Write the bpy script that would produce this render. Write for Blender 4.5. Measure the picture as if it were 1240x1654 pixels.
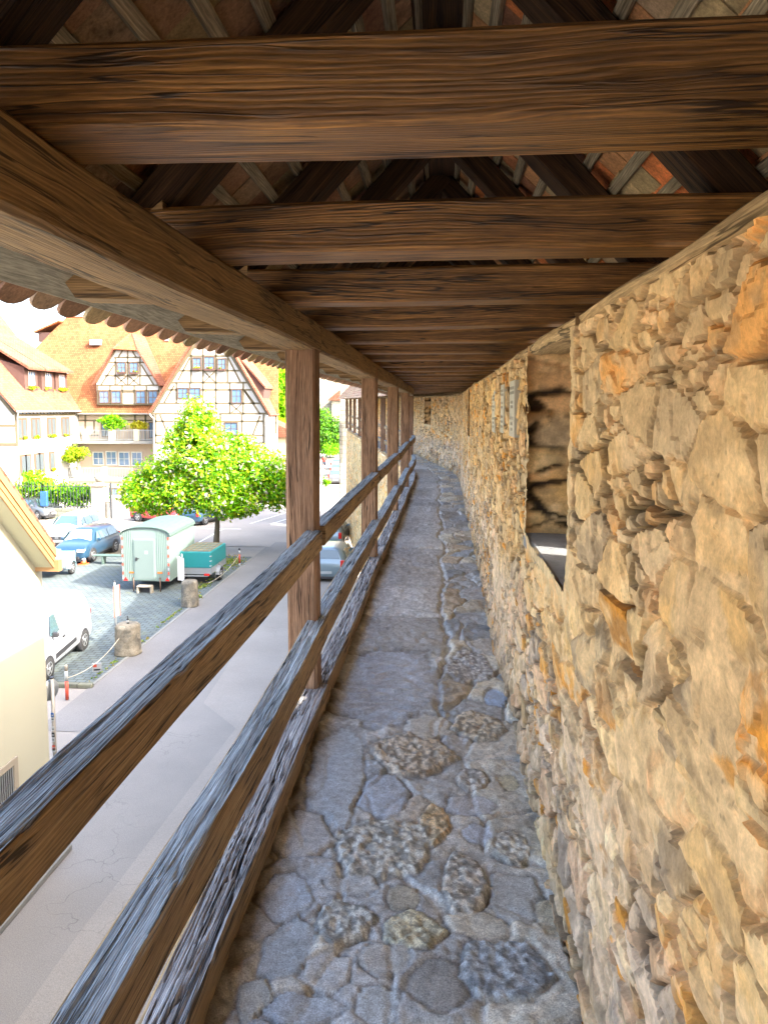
import bpy, math, random
import numpy as np
from mathutils import Vector, Matrix

for _o in list(bpy.data.objects):
    bpy.data.objects.remove(_o)
SC = bpy.context.scene
COL = SC.collection
R = math.radians
rnd = random.Random(7)

# ------------------------------------------------------------------ camera
EYE = 7.9            # eye above the street; the wall walk floor is at 6.3
F = 1200.0            # focal length in pixels of the 1240 wide photograph
YAW, PITCH = math.atan(90 / 1200.0), R(5.0)
SHIFT = 167 - F * math.tan(PITCH)
cam = bpy.data.cameras.new('camera')
camo = bpy.data.objects.new('camera', cam); COL.objects.link(camo)
cam.sensor_fit = 'HORIZONTAL'; cam.sensor_width = 36; cam.lens = F / 1240 * 36
cam.shift_y = -SHIFT / 1240
cam.clip_start = 0.02; cam.clip_end = 900
camo.location = (0, 0, EYE)
camo.rotation_euler = (math.pi / 2 - PITCH, 0, YAW)
SC.camera = camo
FWD = Vector((-math.sin(YAW) * math.cos(PITCH), math.cos(YAW) * math.cos(PITCH), -math.sin(PITCH)))
RGT = Vector((math.cos(YAW), math.sin(YAW), 0))
UPV = RGT.cross(FWD)


def ray(u, v):
    return FWD + RGT * ((u - 620) / F) + UPV * (-(v - 827 + SHIFT) / F)


def gp(u, v, z=0.0):       # where the sight line of a measured point meets a level
    r = ray(u, v); t = (z - EYE) / r.z
    return Vector((r.x * t, r.y * t, z))


def at(u, v, Y):
    r = ray(u, v); t = Y / r.y
    return Vector((r.x * t, Y, EYE + r.z * t))


# ------------------------------------------------------------------ light
SUN_AZ, SUN_EL = 25.0, 37.2      # sun to the right of the wall, a little behind the viewer
to_sun = Vector((math.cos(R(SUN_EL)) * math.cos(R(SUN_AZ)), -math.cos(R(SUN_EL)) * math.sin(R(SUN_AZ)), math.sin(R(SUN_EL))))
w = bpy.data.worlds.new('World'); SC.world = w; w.use_nodes = True
nt = w.node_tree
sky = nt.nodes.new('ShaderNodeTexSky'); sky.sky_type = 'NISHITA'; sky.sun_disc = False
sky.sun_elevation = R(SUN_EL); sky.sun_rotation = R(90 + SUN_AZ)
sky.air_density = 1.0; sky.dust_density = 6.0; sky.ozone_density = 1.0
bg = nt.nodes['Background']; bg.inputs['Strength'].default_value = 0.15
nt.links.new(sky.outputs['Color'], bg.inputs['Color'])
sl = bpy.data.lights.new('sun', 'SUN'); sl.energy = 2.0; sl.angle = R(0.5); sl.color = (1.0, 0.95, 0.86)
slo = bpy.data.objects.new('sun', sl); COL.objects.link(slo)
slo.rotation_euler = to_sun.to_track_quat('Z', 'Y').to_euler()
slo.location = (30, -10, 40)
vs = SC.view_settings
vs.view_transform = 'Standard'; vs.look = 'None'; vs.gamma = 1; vs.use_curve_mapping = False
vs.exposure = 3.3
cy = SC.cycles
cy.max_bounces = 10; cy.diffuse_bounces = 7; cy.glossy_bounces = 4; cy.transmission_bounces = 6; cy.transparent_max_bounces = 8
cy.sample_clamp_indirect = 8; cy.use_denoising = True
cy.caustics_reflective = False; cy.caustics_refractive = False


# ------------------------------------------------------------------ noise (numpy)
def hsh(ix, iy, s=0):
    n = (ix.astype(np.int64) * 374761393 + iy.astype(np.int64) * 668265263 + s * 982451653) & 0x7fffffff
    n = ((n ^ (n >> 13)) * 1274126177) & 0x7fffffff
    n = ((n ^ (n >> 15)) * 1103515245 + 12345) & 0x7fffffff
    return ((n >> 8) & 0xffff) / 65535.0


def vn(x, y, s=0):
    x = np.asarray(x, float); y = np.asarray(y, float)
    ix = np.floor(x); iy = np.floor(y); fx = x - ix; fy = y - iy
    fx = fx * fx * (3 - 2 * fx); fy = fy * fy * (3 - 2 * fy)
    a = hsh(ix, iy, s); b = hsh(ix + 1, iy, s); c = hsh(ix, iy + 1, s); d = hsh(ix + 1, iy + 1, s)
    return (a * (1 - fx) + b * fx) * (1 - fy) + (c * (1 - fx) + d * fx) * fy


def fbm(x, y, s=0, o=4, g=.5):
    t = 0; a = 1; n = 0
    for k in range(o):
        t = t + a * (vn(x * 2 ** k + 17 * k, y * 2 ** k - 9 * k, s + k) - .5); n += a; a *= g
    return t / n * 2


def worley(x, y, s=0, jit=.9):
    x, y = np.broadcast_arrays(np.asarray(x, float), np.asarray(y, float))
    ix = np.floor(x); iy = np.floor(y)
    f1 = np.full(x.shape, 9.); f2 = np.full(x.shape, 9.)
    cx = np.zeros(x.shape); cyy = np.zeros(x.shape); gx = np.zeros(x.shape); gy = np.zeros(x.shape)
    for i in (-1, 0, 1):
        for j in (-1, 0, 1):
            a = ix + i; b = iy + j
            px = a + .5 + jit * (hsh(a, b, s) - .5); py = b + .5 + jit * (hsh(a, b, s + 1) - .5)
            d = np.hypot(px - x, py - y)
            m = d < f1
            f2 = np.where(m, f1, np.minimum(f2, d))
            gx = np.where(m, a, gx); gy = np.where(m, b, gy)
            cx = np.where(m, px, cx); cyy = np.where(m, py, cyy); f1 = np.where(m, d, f1)
    return f1, f2, gx, gy, x - cx, y - cyy


def sst(a, b, x):
    t = np.clip((x - a) / (b - a), 0, 1)     # also works with a > b (falling edge)
    return t * t * (3 - 2 * t)


# ------------------------------------------------------------------ materials
def new_mat(name):
    m = bpy.data.materials.new(name); m.use_nodes = True
    return m, m.node_tree, m.node_tree.nodes['Principled BSDF']


def N(nt, typ, **kw):
    n = nt.nodes.new(typ)
    for k, v in kw.items():
        if k in n.inputs.keys() if isinstance(k, str) else False:
            n.inputs[k].default_value = v
        else:
            setattr(n, k, v)
    return n


def L(nt, a, b):
    nt.links.new(a, b)


def mixc(nt, fac, a, b, mode='MIX'):
    n = nt.nodes.new('ShaderNodeMix'); n.data_type = 'RGBA'; n.blend_type = mode
    for sock, val in ((n.inputs[0], fac), (n.inputs[6], a), (n.inputs[7], b)):
        if hasattr(val, 'default_value') or hasattr(val, 'is_linked'):
            nt.links.new(val, sock)
        elif isinstance(val, (int, float)):
            sock.default_value = val
        else:
            sock.default_value = (*val, 1)
    return n.outputs[2]


def ramp(nt, src, stops):
    n = nt.nodes.new('ShaderNodeValToRGB')
    e = n.color_ramp.elements
    while len(e) < len(stops):
        e.new(.5)
    for k, (p, c) in enumerate(stops):
        e[k].position = p; e[k].color = (*c, 1) if len(c) == 3 else c
    nt.links.new(src, n.inputs[0])
    return n.outputs[0]


def noise(nt, vec, scale, detail=4, rough=.6, dist=0.0):
    n = nt.nodes.new('ShaderNodeTexNoise'); n.inputs['Scale'].default_value = scale
    n.inputs['Detail'].default_value = detail; n.inputs['Roughness'].default_value = rough
    n.inputs['Distortion'].default_value = dist
    if vec is not None:
        nt.links.new(vec, n.inputs['Vector'])
    return n.outputs[0]


def mapping(nt, src, scale=(1, 1, 1), rot=(0, 0, 0)):
    n = nt.nodes.new('ShaderNodeMapping'); n.inputs['Scale'].default_value = scale
    n.inputs['Rotation'].default_value = rot
    nt.links.new(src, n.inputs['Vector'])
    return n.outputs[0]


def coord(nt, which='Object'):
    return nt.nodes.new('ShaderNodeTexCoord').outputs[which]


def bump(nt, b, h, strength=.3, dist=.01):
    n = nt.nodes.new('ShaderNodeBump'); n.inputs['Strength'].default_value = strength
    n.inputs['Distance'].default_value = dist
    nt.links.new(h, n.inputs['Height'])
    nt.links.new(n.outputs[0], b.inputs['Normal'])
    return n


def simple(name, col, rough=.6, var=.12, scale=6, metal=0, bmp=0.0, bd=.005, coat=0, spec=.5):
    m, nt, b = new_mat(name)
    o = coord(nt)
    n = noise(nt, o, scale, 5, .65)
    c = mixc(nt, n, tuple(x * (1 - var) for x in col), tuple(min(1, x * (1 + var)) for x in col))
    L(nt, c, b.inputs['Base Color'])
    b.inputs['Roughness'].default_value = rough; b.inputs['Metallic'].default_value = metal
    b.inputs['Specular IOR Level'].default_value = spec
    if coat:
        b.inputs['Coat Weight'].default_value = coat; b.inputs['Coat Roughness'].default_value = .08
    if bmp:
        bump(nt, b, noise(nt, o, scale * 6, 5, .7), bmp, bd)
    return m


def glass_mat(name, col=(.05, .08, .12), rough=.06):
    m, nt, b = new_mat(name)
    b.inputs['Base Color'].default_value = (*col, 1); b.inputs['Roughness'].default_value = rough
    b.inputs['Specular IOR Level'].default_value = .8
    b.inputs['Coat Weight'].default_value = .6; b.inputs['Coat Roughness'].default_value = .04
    return m


def attr_mat(name, rough=.9, scales=((28, .35), (140, .3)), spec=.3, bs=.5, bd=.006, tint=None):
    """colour from the mesh attribute 'Col' broken up by noise, rough mineral bump"""
    m, nt, b = new_mat(name)
    a = nt.nodes.new('ShaderNodeAttribute'); a.attribute_name = 'Col'
    o = coord(nt)
    n1 = noise(nt, o, scales[0][0], 6, .7); n2 = noise(nt, o, scales[1][0], 4, .7)
    c = a.outputs['Color']
    f1 = ramp(nt, n1, [(.3, (1 - scales[0][1],) * 3), (.7, (1 + scales[0][1],) * 3)])
    c = mixc(nt, 1.0, c, f1, 'MULTIPLY')
    f2 = ramp(nt, n2, [(.3, (1 - scales[1][1],) * 3), (.7, (1 + scales[1][1],) * 3)])
    c = mixc(nt, 1.0, c, f2, 'MULTIPLY')
    L(nt, c, b.inputs['Base Color'])
    b.inputs['Roughness'].default_value = rough; b.inputs['Specular IOR Level'].default_value = spec
    vo = nt.nodes.new('ShaderNodeTexVoronoi'); vo.inputs['Scale'].default_value = scales[0][0] * 1.5; L(nt, o, vo.inputs['Vector'])
    pit = ramp(nt, vo.outputs['Distance'], [(.08, (.45,) * 3), (.22, (1,) * 3)])
    c = mixc(nt, ramp(nt, noise(nt, o, scales[0][0] * .3, 3, .6), [(.5, (0,) * 3), (.62, (.8,) * 3)]), c, mixc(nt, 1.0, c, pit, 'MULTIPLY'))
    L(nt, c, b.inputs['Base Color'])
    add = nt.nodes.new('ShaderNodeMath'); add.operation = 'MULTIPLY_ADD'
    L(nt, n2, add.inputs[0]); add.inputs[1].default_value = .12; L(nt, n1, add.inputs[2])
    bump(nt, b, add.outputs[0], bs, bd)
    return m


def wood_mat(name, dark, mid, light, grain=30, rough=.75, bs=.35, crack=.5, spec=.35, rings=.6, fine=.6, sway=.07):
    """timber: streaks run along U (metres) of the UV map"""
    m, nt, b = new_mat(name)
    uv = coord(nt, 'UV')
    def mth(op, a, b_=None, c_=None):
        n = nt.nodes.new('ShaderNodeMath'); n.operation = op
        for i, q in enumerate((a, b_, c_)):
            if q is None: continue
            if isinstance(q, (int, float)): n.inputs[i].default_value = q
            else: L(nt, q, n.inputs[i])
        return n.outputs[0]
    sep = nt.nodes.new('ShaderNodeSeparateXYZ'); L(nt, uv, sep.inputs[0])
    wob = noise(nt, mapping(nt, uv, (1.1, 6, 1)), 1.0, 3, .45)
    ph = mth('MULTIPLY_ADD', sep.outputs[1], grain * 34.0, mth('MULTIPLY', wob, 62.0))
    ring = mth('SINE', ph)
    ring = mth('MULTIPLY_ADD', ring, .5, .5)
    ring = mth('POWER', ring, 1.7)
    comb = nt.nodes.new('ShaderNodeVectorMath'); comb.operation = 'MULTIPLY_ADD'
    L(nt, wob, comb.inputs[0]); comb.inputs[1].default_value = (0, sway, 0); L(nt, uv, comb.inputs[2])
    uvw = comb.outputs[0]
    g1 = noise(nt, mapping(nt, uvw, (1.6, grain * 2.4, 1)), 1.0, 6, .68, .1)
    g2 = noise(nt, mapping(nt, uvw, (11, grain * 12, 1)), 1.0, 3, .7)
    g3 = noise(nt, mapping(nt, uv, (1.3, 4, 1)), 1.6, 4, .6)
    c = ramp(nt, g1, [(.28, dark), (.5, mid), (.74, light)])
    c = mixc(nt, rings, c, ramp(nt, ring, [(.0, (.68,) * 3), (.55, (1.02,) * 3), (1, (1.30,) * 3)]), 'MULTIPLY')
    c = mixc(nt, fine, c, ramp(nt, g2, [(.32, (.35,) * 3), (.6, (1.3,) * 3)]), 'MULTIPLY')
    c = mixc(nt, .6, c, ramp(nt, g3, [(.3, (.6,) * 3), (.7, (1.35,) * 3)]), 'MULTIPLY')
    cr = noise(nt, mapping(nt, uvw, (1.2, grain * 1.5, 3)), 1.0, 3, .5)
    ab = mth('ABSOLUTE', mth('SUBTRACT', cr, .5))
    msk = noise(nt, mapping(nt, uv, (1.4, 12, 1)), 1.0, 2, .5)
    ck = mth('MULTIPLY', ramp(nt, ab, [(.0, (1,) * 3), (.010, (1,) * 3), (.022, (0,) * 3)]), ramp(nt, msk, [(.42, (0,) * 3), (.5, (1,) * 3)]))
    c = mixc(nt, mth('MULTIPLY', ck, crack), c, tuple(x * .18 for x in dark))
    L(nt, c, b.inputs['Base Color'])
    b.inputs['Roughness'].default_value = rough; b.inputs['Specular IOR Level'].default_value = spec
    h = mth('MULTIPLY_ADD', g2, .5, g1); h = mth('MULTIPLY_ADD', ring, .25, h); h = mth('MULTIPLY_ADD', ck, -1.6, h)
    bump(nt, b, h, bs, .005)
    return m


M = {}
M['wall'] = attr_mat('rubble_sandstone', .92, ((26, .20), (110, .16)), .25, .35, .004)
M['floor'] = attr_mat('flagstones', .46, ((40, .30), (210, .50)), .6, 1.0, .004)
M['beam'] = wood_mat('dark_beam_oak', (.085, .038, .011), (.225, .108, .029), (.50, .255, .070), 20, .45, .5, .9, .6, .7, .75)
M['plate'] = wood_mat('plate_oak', (.17, .105, .046), (.25, .155, .068), (.37, .235, .10), 20, .7, .35, .8, .35, .45, .4)
M['post'] = wood_mat('post_oak', (.15, .085, .052), (.30, .175, .105), (.46, .31, .20), 30, .8, .6, .9, .25, .5, .8)
M['rail'] = wood_mat('rail_oak_side', (.19, .12, .055), (.30, .20, .098), (.41, .29, .155), 20, .7, .5, .9, .3, .4, .6)
M['railtop'] = wood_mat('weathered_silver_oak', (.17, .185, .19), (.38, .415, .43), (.58, .625, .645), 34, .8, .8, .9, .3, .06, .75, .025)
M['silltop'] = wood_mat('weathered_sill_oak', (.08, .075, .075), (.40, .38, .375), (.74, .71, .69), 36, .85, 1.0, .9, .2, .06, .85, .03)
M['rafter'] = wood_mat('dark_rafter', (.025, .012, .007), (.055, .028, .013), (.13, .065, .025), 20, .7, .3, .7, .3, .5, .4)
M['batten'] = wood_mat('roof_batten', (.16, .13, .09), (.34, .29, .20), (.48, .42, .31), 20, .85, .3, .3, .2)
M['paleplate'] = wood_mat('pale_wall_plate', (.30, .21, .10), (.50, .36, .19), (.66, .50, .29), 16, .85, .4, .8, .2, .3)
M['eaveboard'] = wood_mat('grey_eave_board', (.26, .26, .21), (.38, .38, .32), (.46, .46, .40), 12, .85, .2, .1, .2, .2)
M['tiles'] = attr_mat('clay_tiles', .85, ((14, .35), (90, .3)), .3, .4, .006)


# ------------------------------------------------------------------ object helpers
def link(o, parent=None):
    COL.objects.link(o)
    if parent is not None:
        o.parent = parent
    return o


def tag(o, label=None, cat=None, group=None, kind=None):
    for k, v in (('label', label), ('category', cat), ('group', group), ('kind', kind)):
        if v:
            o[k] = v
    return o


def thing(name, loc, label, cat, rz=0.0, group=None):
    o = bpy.data.objects.new(name, None); link(o)
    o.location = loc; o.rotation_euler = (0, 0, rz); o.empty_display_size = .2
    return tag(o, label, cat, group)


def mesh_obj(name, verts, faces, mats, parent=None, mi=None, uvs=None, cols=None, smooth=False, world=False, loc=None):
    me = bpy.data.meshes.new(name)
    if world and parent is not None:
        o_ = np.array(parent.location); verts = np.asarray(verts, float) - o_
    if isinstance(verts, np.ndarray):
        verts = verts.tolist()
    if isinstance(faces, np.ndarray):
        faces = faces.tolist()
    me.from_pydata(verts, [], faces)
    for m in (mats if isinstance(mats, (list, tuple)) else [mats]):
        me.materials.append(m)
    if mi is not None:
        me.polygons.foreach_set('material_index', np.asarray(mi, np.int32))
    if uvs is not None:
        uvl = me.uv_layers.new(name='UVMap')
        uvl.data.foreach_set('uv', np.asarray(uvs, np.float32).ravel())
    if cols is not None:
        ca = me.color_attributes.new('Col', 'FLOAT_COLOR', 'POINT')
        c4 = np.ones((len(verts), 4), np.float32); c4[:, :3] = cols
        ca.data.foreach_set('color', c4.ravel())
    if smooth is True:
        me.polygons.foreach_set('use_smooth', [True] * len(me.polygons))
    elif smooth:
        me.polygons.foreach_set('use_smooth', smooth)
    me.update()
    o = bpy.data.objects.new(name, me)
    if loc is not None:
        o.location = loc
    return link(o, parent)


class MB:
    """collects simple shapes into one mesh, each face with its material and UV (metres)"""
    def __init__(s):
        s.v = []; s.f = []; s.m = []; s.uv = []; s.mats = []; s.sm = []; s.c = []; s.X = Matrix.Identity(4); s.col = (1, 1, 1)

    def mi(s, mat):
        if mat not in s.mats:
            s.mats.append(mat)
        return s.mats.index(mat)

    def addv(s, p):
        q = s.X @ Vector(p); s.v.append((q.x, q.y, q.z)); s.c.append(s.col); return len(s.v) - 1

    def face(s, idx, mat, sm=False, uv=None):
        s.f.append(tuple(idx)); s.m.append(s.mi(mat)); s.sm.append(sm)
        if uv is None:
            P = [Vector(s.v[i]) for i in idx]
            n = (P[1] - P[0]).cross(P[-1] - P[0])
            a = max(range(3), key=lambda k: abs(n[k]))
            k1, k2 = [(1, 2), (0, 2), (0, 1)][a]
            uv = [(p[k1], p[k2]) for p in P]
        s.uv += uv

    def poly(s, pts, mat, sm=False):
        s.face([s.addv(p) for p in pts], mat, sm)

    def prism(s, pts, d, mat):
        """extrude polygon pts along vector d (both caps)"""
        d = Vector(d); n = len(pts)
        a = [s.addv(p) for p in pts]; b = [s.addv(Vector(p) + d) for p in pts]
        s.face(a[::-1], mat); s.face(b, mat)
        for i in range(n):
            j = (i + 1) % n
            s.face((a[i], a[j], b[j], b[i]), mat)

    def box(s, x0, x1, y0, y1, z0, z1, mat, bev=0.0):
        if x0 > x1: x0, x1 = x1, x0
        if y0 > y1: y0, y1 = y1, y0
        if z0 > z1: z0, z1 = z1, z0
        if bev:
            b = min(bev, (x1 - x0) / 2.2, (y1 - y0) / 2.2, (z1 - z0) / 2.2)
            lv = [(z0, b), (z0 + b, 0), (z1 - b, 0), (z1, b)]
            rings = []
            for z, i in lv:
                X0, X1, Y0, Y1 = x0 + i, x1 - i, y0 + i, y1 - i
                if i:
                    r = [(X0, Y0), (X1, Y0), (X1, Y1), (X0, Y1)]
                    rings.append([s.addv((x, y, z)) for x, y in r for _ in (0, 1)])
                else:
                    r = [(X0, Y0 + b), (X0 + b, Y0), (X1 - b, Y0), (X1, Y0 + b), (X1, Y1 - b), (X1 - b, Y1), (X0 + b, Y1), (X0, Y1 - b)]
                    rings.append([s.addv((x, y, z)) for x, y in r])
            # collapse duplicated corners of cap rings
            for q in (0, 3):
                rr = rings[q]; rings[q] = [rr[0], rr[0], rr[2], rr[2], rr[4], rr[4], rr[6], rr[6]]
            for a, c in zip(rings, rings[1:]):
                for i in range(8):
                    j = (i + 1) % 8
                    f = [a[i], a[j], c[j], c[i]]
                    g = []
                    for t in f:
                        if t not in g: g.append(t)
                    if len(g) > 2: s.face(g, mat)
            s.face([rings[0][k] for k in (6, 4, 2, 0)], mat); s.face([rings[3][k] for k in (0, 2, 4, 6)], mat)
            return
        v = [s.addv(p) for p in ((x0, y0, z0), (x1, y0, z0), (x1, y1, z0), (x0, y1, z0), (x0, y0, z1), (x1, y0, z1), (x1, y1, z1), (x0, y1, z1))]
        for q in ((0, 3, 2, 1), (4, 5, 6, 7), (0, 1, 5, 4), (1, 2, 6, 5), (2, 3, 7, 6), (3, 0, 4, 7)):
            s.face([v[i] for i in q], mat)

    def bar(s, p0, p1, w, h, mat, up=(0, 0, 1)):
        p0 = Vector(p0); p1 = Vector(p1); t = (p1 - p0).normalized(); up = Vector(up)
        sd = t.cross(up)
        if sd.length < 1e-4: sd = t.cross(Vector((0, 1, 0)))
        sd.normalize(); u = sd.cross(t)
        q = [p0 + sd * (a * w / 2) + u * (b * h / 2) for a, b in ((-1, -1), (1, -1), (1, 1), (-1, 1))]
        s.prism(q, p1 - p0, mat)

    def tube(s, pts, r, mat, n=8, caps=True):
        pts = [Vector(p) for p in pts]
        rs = r if isinstance(r, (list, tuple)) else [r] * len(pts)
        rings = []; ref = None
        for i, p in enumerate(pts):
            t = (pts[min(i + 1, len(pts) - 1)] - pts[max(i - 1, 0)]).normalized()
            if ref is None:
                ref = Vector((1, 0, 0)) if abs(t.x) < .8 else Vector((0, 1, 0))
            a = t.cross(ref).normalized(); b = t.cross(a)
            ref = -a.cross(t) if False else ref
            rings.append([s.addv(p + (a * math.cos(k * 2 * math.pi / n) + b * math.sin(k * 2 * math.pi / n)) * rs[i]) for k in range(n)])
        for a, b in zip(rings, rings[1:]):
            for k in range(n):
                j = (k + 1) % n
                s.face((a[k], a[j], b[j], b[k]), mat, True)
        if caps:
            s.face(rings[0][::-1], mat); s.face(rings[-1], mat)

    def lathe(s, prof, mat, n=16, o=(0, 0, 0), axis='z', sm=True):
        """prof: list of (r, h)"""
        rings = []
        for r, h in prof:
            ring = []
            for k in range(n):
                a = k * 2 * math.pi / n; c, d = math.cos(a) * r, math.sin(a) * r
                p = (c, d, h) if axis == 'z' else ((c, h, d) if axis == 'y' else (h, c, d))
                ring.append(s.addv((p[0] + o[0], p[1] + o[1], p[2] + o[2])))
            rings.append(ring)
        for a, b in zip(rings, rings[1:]):
            for k in range(n):
                j = (k + 1) % n; s.face((a[k], a[j], b[j], b[k]), mat, sm)
        s.face(rings[0][::-1], mat); s.face(rings[-1], mat)

    def loft(s, rings, mat, closed=True, caps=True, sm=True, matf=None):
        """rings: equal-length point lists"""
        R_ = [[s.addv(p) for p in r] for r in rings]
        n = len(R_[0])
        for i, (a, b) in enumerate(zip(R_, R_[1:])):
            for k in range(n if closed else n - 1):
                j = (k + 1) % n
                mt = matf(i, k) if matf else mat
                if mt is not None:
                    s.face((a[k], a[j], b[j], b[k]), mt, sm)
        if caps:
            s.face(R_[0][::-1], mat); s.face(R_[-1], mat)

    def build(s, name, parent=None, world=False, loc=None):
        return mesh_obj(name, s.v, s.f, s.mats, parent, s.m, s.uv, np.array(s.c) if any(c != (1, 1, 1) for c in s.c) else None, s.sm, world, loc)


def copy_tree(o, parent=None):
    c = o.copy(); COL.objects.link(c)
    if parent is not None:
        c.parent = parent
    for ch in list(o.children):
        copy_tree(ch, c)
    return c


# ------------------------------------------------------------------ the wall walk
def bend(y):                     # the walk turns left beyond 14 m
    y = np.asarray(y, float)
    k = .7
    return -.183 * k * np.logaddexp(0, (y - 18.0) / k) + .0062 * np.clip(y - 5, 0, 13)


def rise(y):
    return .010 * np.clip(np.asarray(y, float) - 19, 0, 40)


def curve(V):
    V = np.array(V, float)
    V[:, 0] += bend(V[:, 1]); V[:, 2] += rise(V[:, 1])
    return V


def timber(name, p0, p1, w, h, mat, parent=None, up=(0, 0, 1), seg=.12, ns=3, amp=.003, wob=.004, top=None, crack=0.0,
           seed=0, r=.008, curved=False, world=True, loc=None, topns=None, scale=(2.2, 30), endmat=None):
    p0 = np.array(p0, float); p1 = np.array(p1, float)
    t = p1 - p0; Ln = np.linalg.norm(t); t /= Ln
    up = np.array(up, float); sd = np.cross(t, up); sd /= np.linalg.norm(sd); up = np.cross(sd, t)
    # section: (a, b, na, nb, side) going round; sides 0 bottom,1 right,2 top,3 left
    sec = []
    tn = topns or ns
    corners = [(-1, -1), (1, -1), (1, 1), (-1, 1)]
    nrm = [(0, -1), (1, 0), (0, 1), (-1, 0)]
    for k in range(4):
        (a0, b0), (a1, b1) = corners[k], corners[(k + 1) % 4]
        A0 = np.array([a0 * w / 2, b0 * h / 2]); A1 = np.array([a1 * w / 2, b1 * h / 2])
        d = (A1 - A0) / np.linalg.norm(A1 - A0)
        n_ = tn if k == 2 else ns
        for i in range(n_ + 1):
            P = A0 + d * r + (A1 - A0 - 2 * d * r) * i / n_
            sec.append((P[0], P[1], nrm[k][0], nrm[k][1], k))
    sec = np.array(sec); K = len(sec)
    per = np.concatenate([[0], np.cumsum(np.hypot(*(np.roll(sec[:, :2], -1, 0) - sec[:, :2]).T))])
    n = max(2, int(Ln / seg) + 1)
    S = np.linspace(0, Ln, n)
    SS, KK = np.meshgrid(S, np.arange(K), indexing='ij')
    a = sec[KK, 0]; b = sec[KK, 1]; na = sec[KK, 2]; nb = sec[KK, 3]; v = per[KK]
    so = seed * 13.7
    dsp = amp * fbm(SS * scale[0] + so, v * scale[1], seed, 4)
    if crack:
        tm = sec[KK, 4] == 2
        cu = fbm(SS * .9 + so, b * 0 + a * 8, seed + 5, 2) * .03
        c1 = np.abs(vn(SS * 1.6 + so, (a + cu) * 60, seed + 3) - .5)
        c2 = np.abs(vn(SS * 3.1 - so, (a + cu) * 120, seed + 9) - .5)
        msk = sst(.35, .65, vn(SS * .8 + so, a * 16, seed + 7))
        dep = (1 - sst(0, .055, c1)) * msk + .40 * (1 - sst(0, .08, c2))
        dsp = dsp - np.where(tm, crack * dep, 0) + np.where(tm, .0022 * fbm(SS * 9, a * 90, seed + 2, 2), 0)
    wa = wob * fbm(SS * .7 + so, SS * 0 + 3.1, seed + 11, 2); wb = wob * fbm(SS * .7 - so, SS * 0 + 7.7, seed + 12, 2)
    a = a + na * dsp + wa; b = b + nb * dsp + wb
    V = p0 + SS[..., None] * t + a[..., None] * sd + b[..., None] * up
    V = V.reshape(-1, 3)
    i = np.arange(n - 1)[:, None] * K; j = np.arange(K)[None, :]; j2 = (j + 1) % K
    Fq = np.stack([i + j, i + j2, i + K + j2, i + K + j], -1).reshape(-1, 4)
    u0 = np.broadcast_to(S[:-1][:, None], (n - 1, K)); u1 = np.broadcast_to(S[1:][:, None], (n - 1, K))
    v0 = np.broadcast_to(per[:K][None], (n - 1, K)); v1 = np.broadcast_to(per[1:K + 1][None], (n - 1, K))
    uv = np.stack([np.stack([u0, v0], -1), np.stack([u0, v1], -1), np.stack([u1, v1], -1), np.stack([u1, v0], -1)], 2).reshape(-1, 2)
    uv = uv + np.array([so, seed * 1.31])
    faces = Fq.tolist()
    side = np.broadcast_to(sec[:, 4][None], (n - 1, K)).ravel()
    nxt = np.roll(sec[:, 4], -1)
    mi = ((side == 2) & (np.broadcast_to(nxt[None], (n - 1, K)).ravel() == 2)).astype(int) if top is not None else np.zeros(len(faces), int)
    base = (n - 1) * K
    faces.append(list(range(K))[::-1]); faces.append([base + q for q in range(K)])
    ca = np.stack([sec[:, 0] * .3 + so, sec[:, 1] * 1.5 + seed], -1)
    uv = np.concatenate([uv, ca[::-1], ca])
    mi = np.concatenate([mi, [0, 0]])
    if curved:
        V = curve(V)
    o = mesh_obj(name, V, faces, [mat, top] if top is not None else [mat], parent, mi, uv, None, True, world, loc)
    o.data.set_sharp_from_angle(angle=R(32))
    return o


FL = 6.3                # floor level
YS, YE = -4.0, 47.0
BS, B0 = .95, 1.27      # tie beam spacing, first beam in view
XR = -.655              # middle of the railing
posts = [-3.2, .3, 3.87, 7.4, 10.8, 14.1, 17.9, 21.4, 24.9, 28.4, 31.9, 35.4, 38.9, 42.4, 45.9]

town_wall = thing('town_wall', (.3, 0, 0), 'high rubble sandstone town wall with ochre blocks and a deep embrasure beside the walkway', 'wall')
XW = .395
NICHES = [(2.34, 3.5, -.585, .5), (10.8, 11.6, -.42, .5), (22.0, 23.3, -.52, .5), (32.0, 32.8, -.5, .5)]


def HT(y):
    return .245 + .0065 * np.clip(np.asarray(y, float) - 2, 0, 11)


def niche_mask(Y, h):
    m = np.zeros(Y.shape, bool)
    for k, (a, b, lo, hi) in enumerate(NICHES):
        e = .02 * fbm(Y * 9, h * 9, 50 + k, 3)
        m |= (Y > a + e) & (Y < b + e) & (h > lo + e)
    return m


FLZ = -1.6          # floor level relative to the eye


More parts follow.
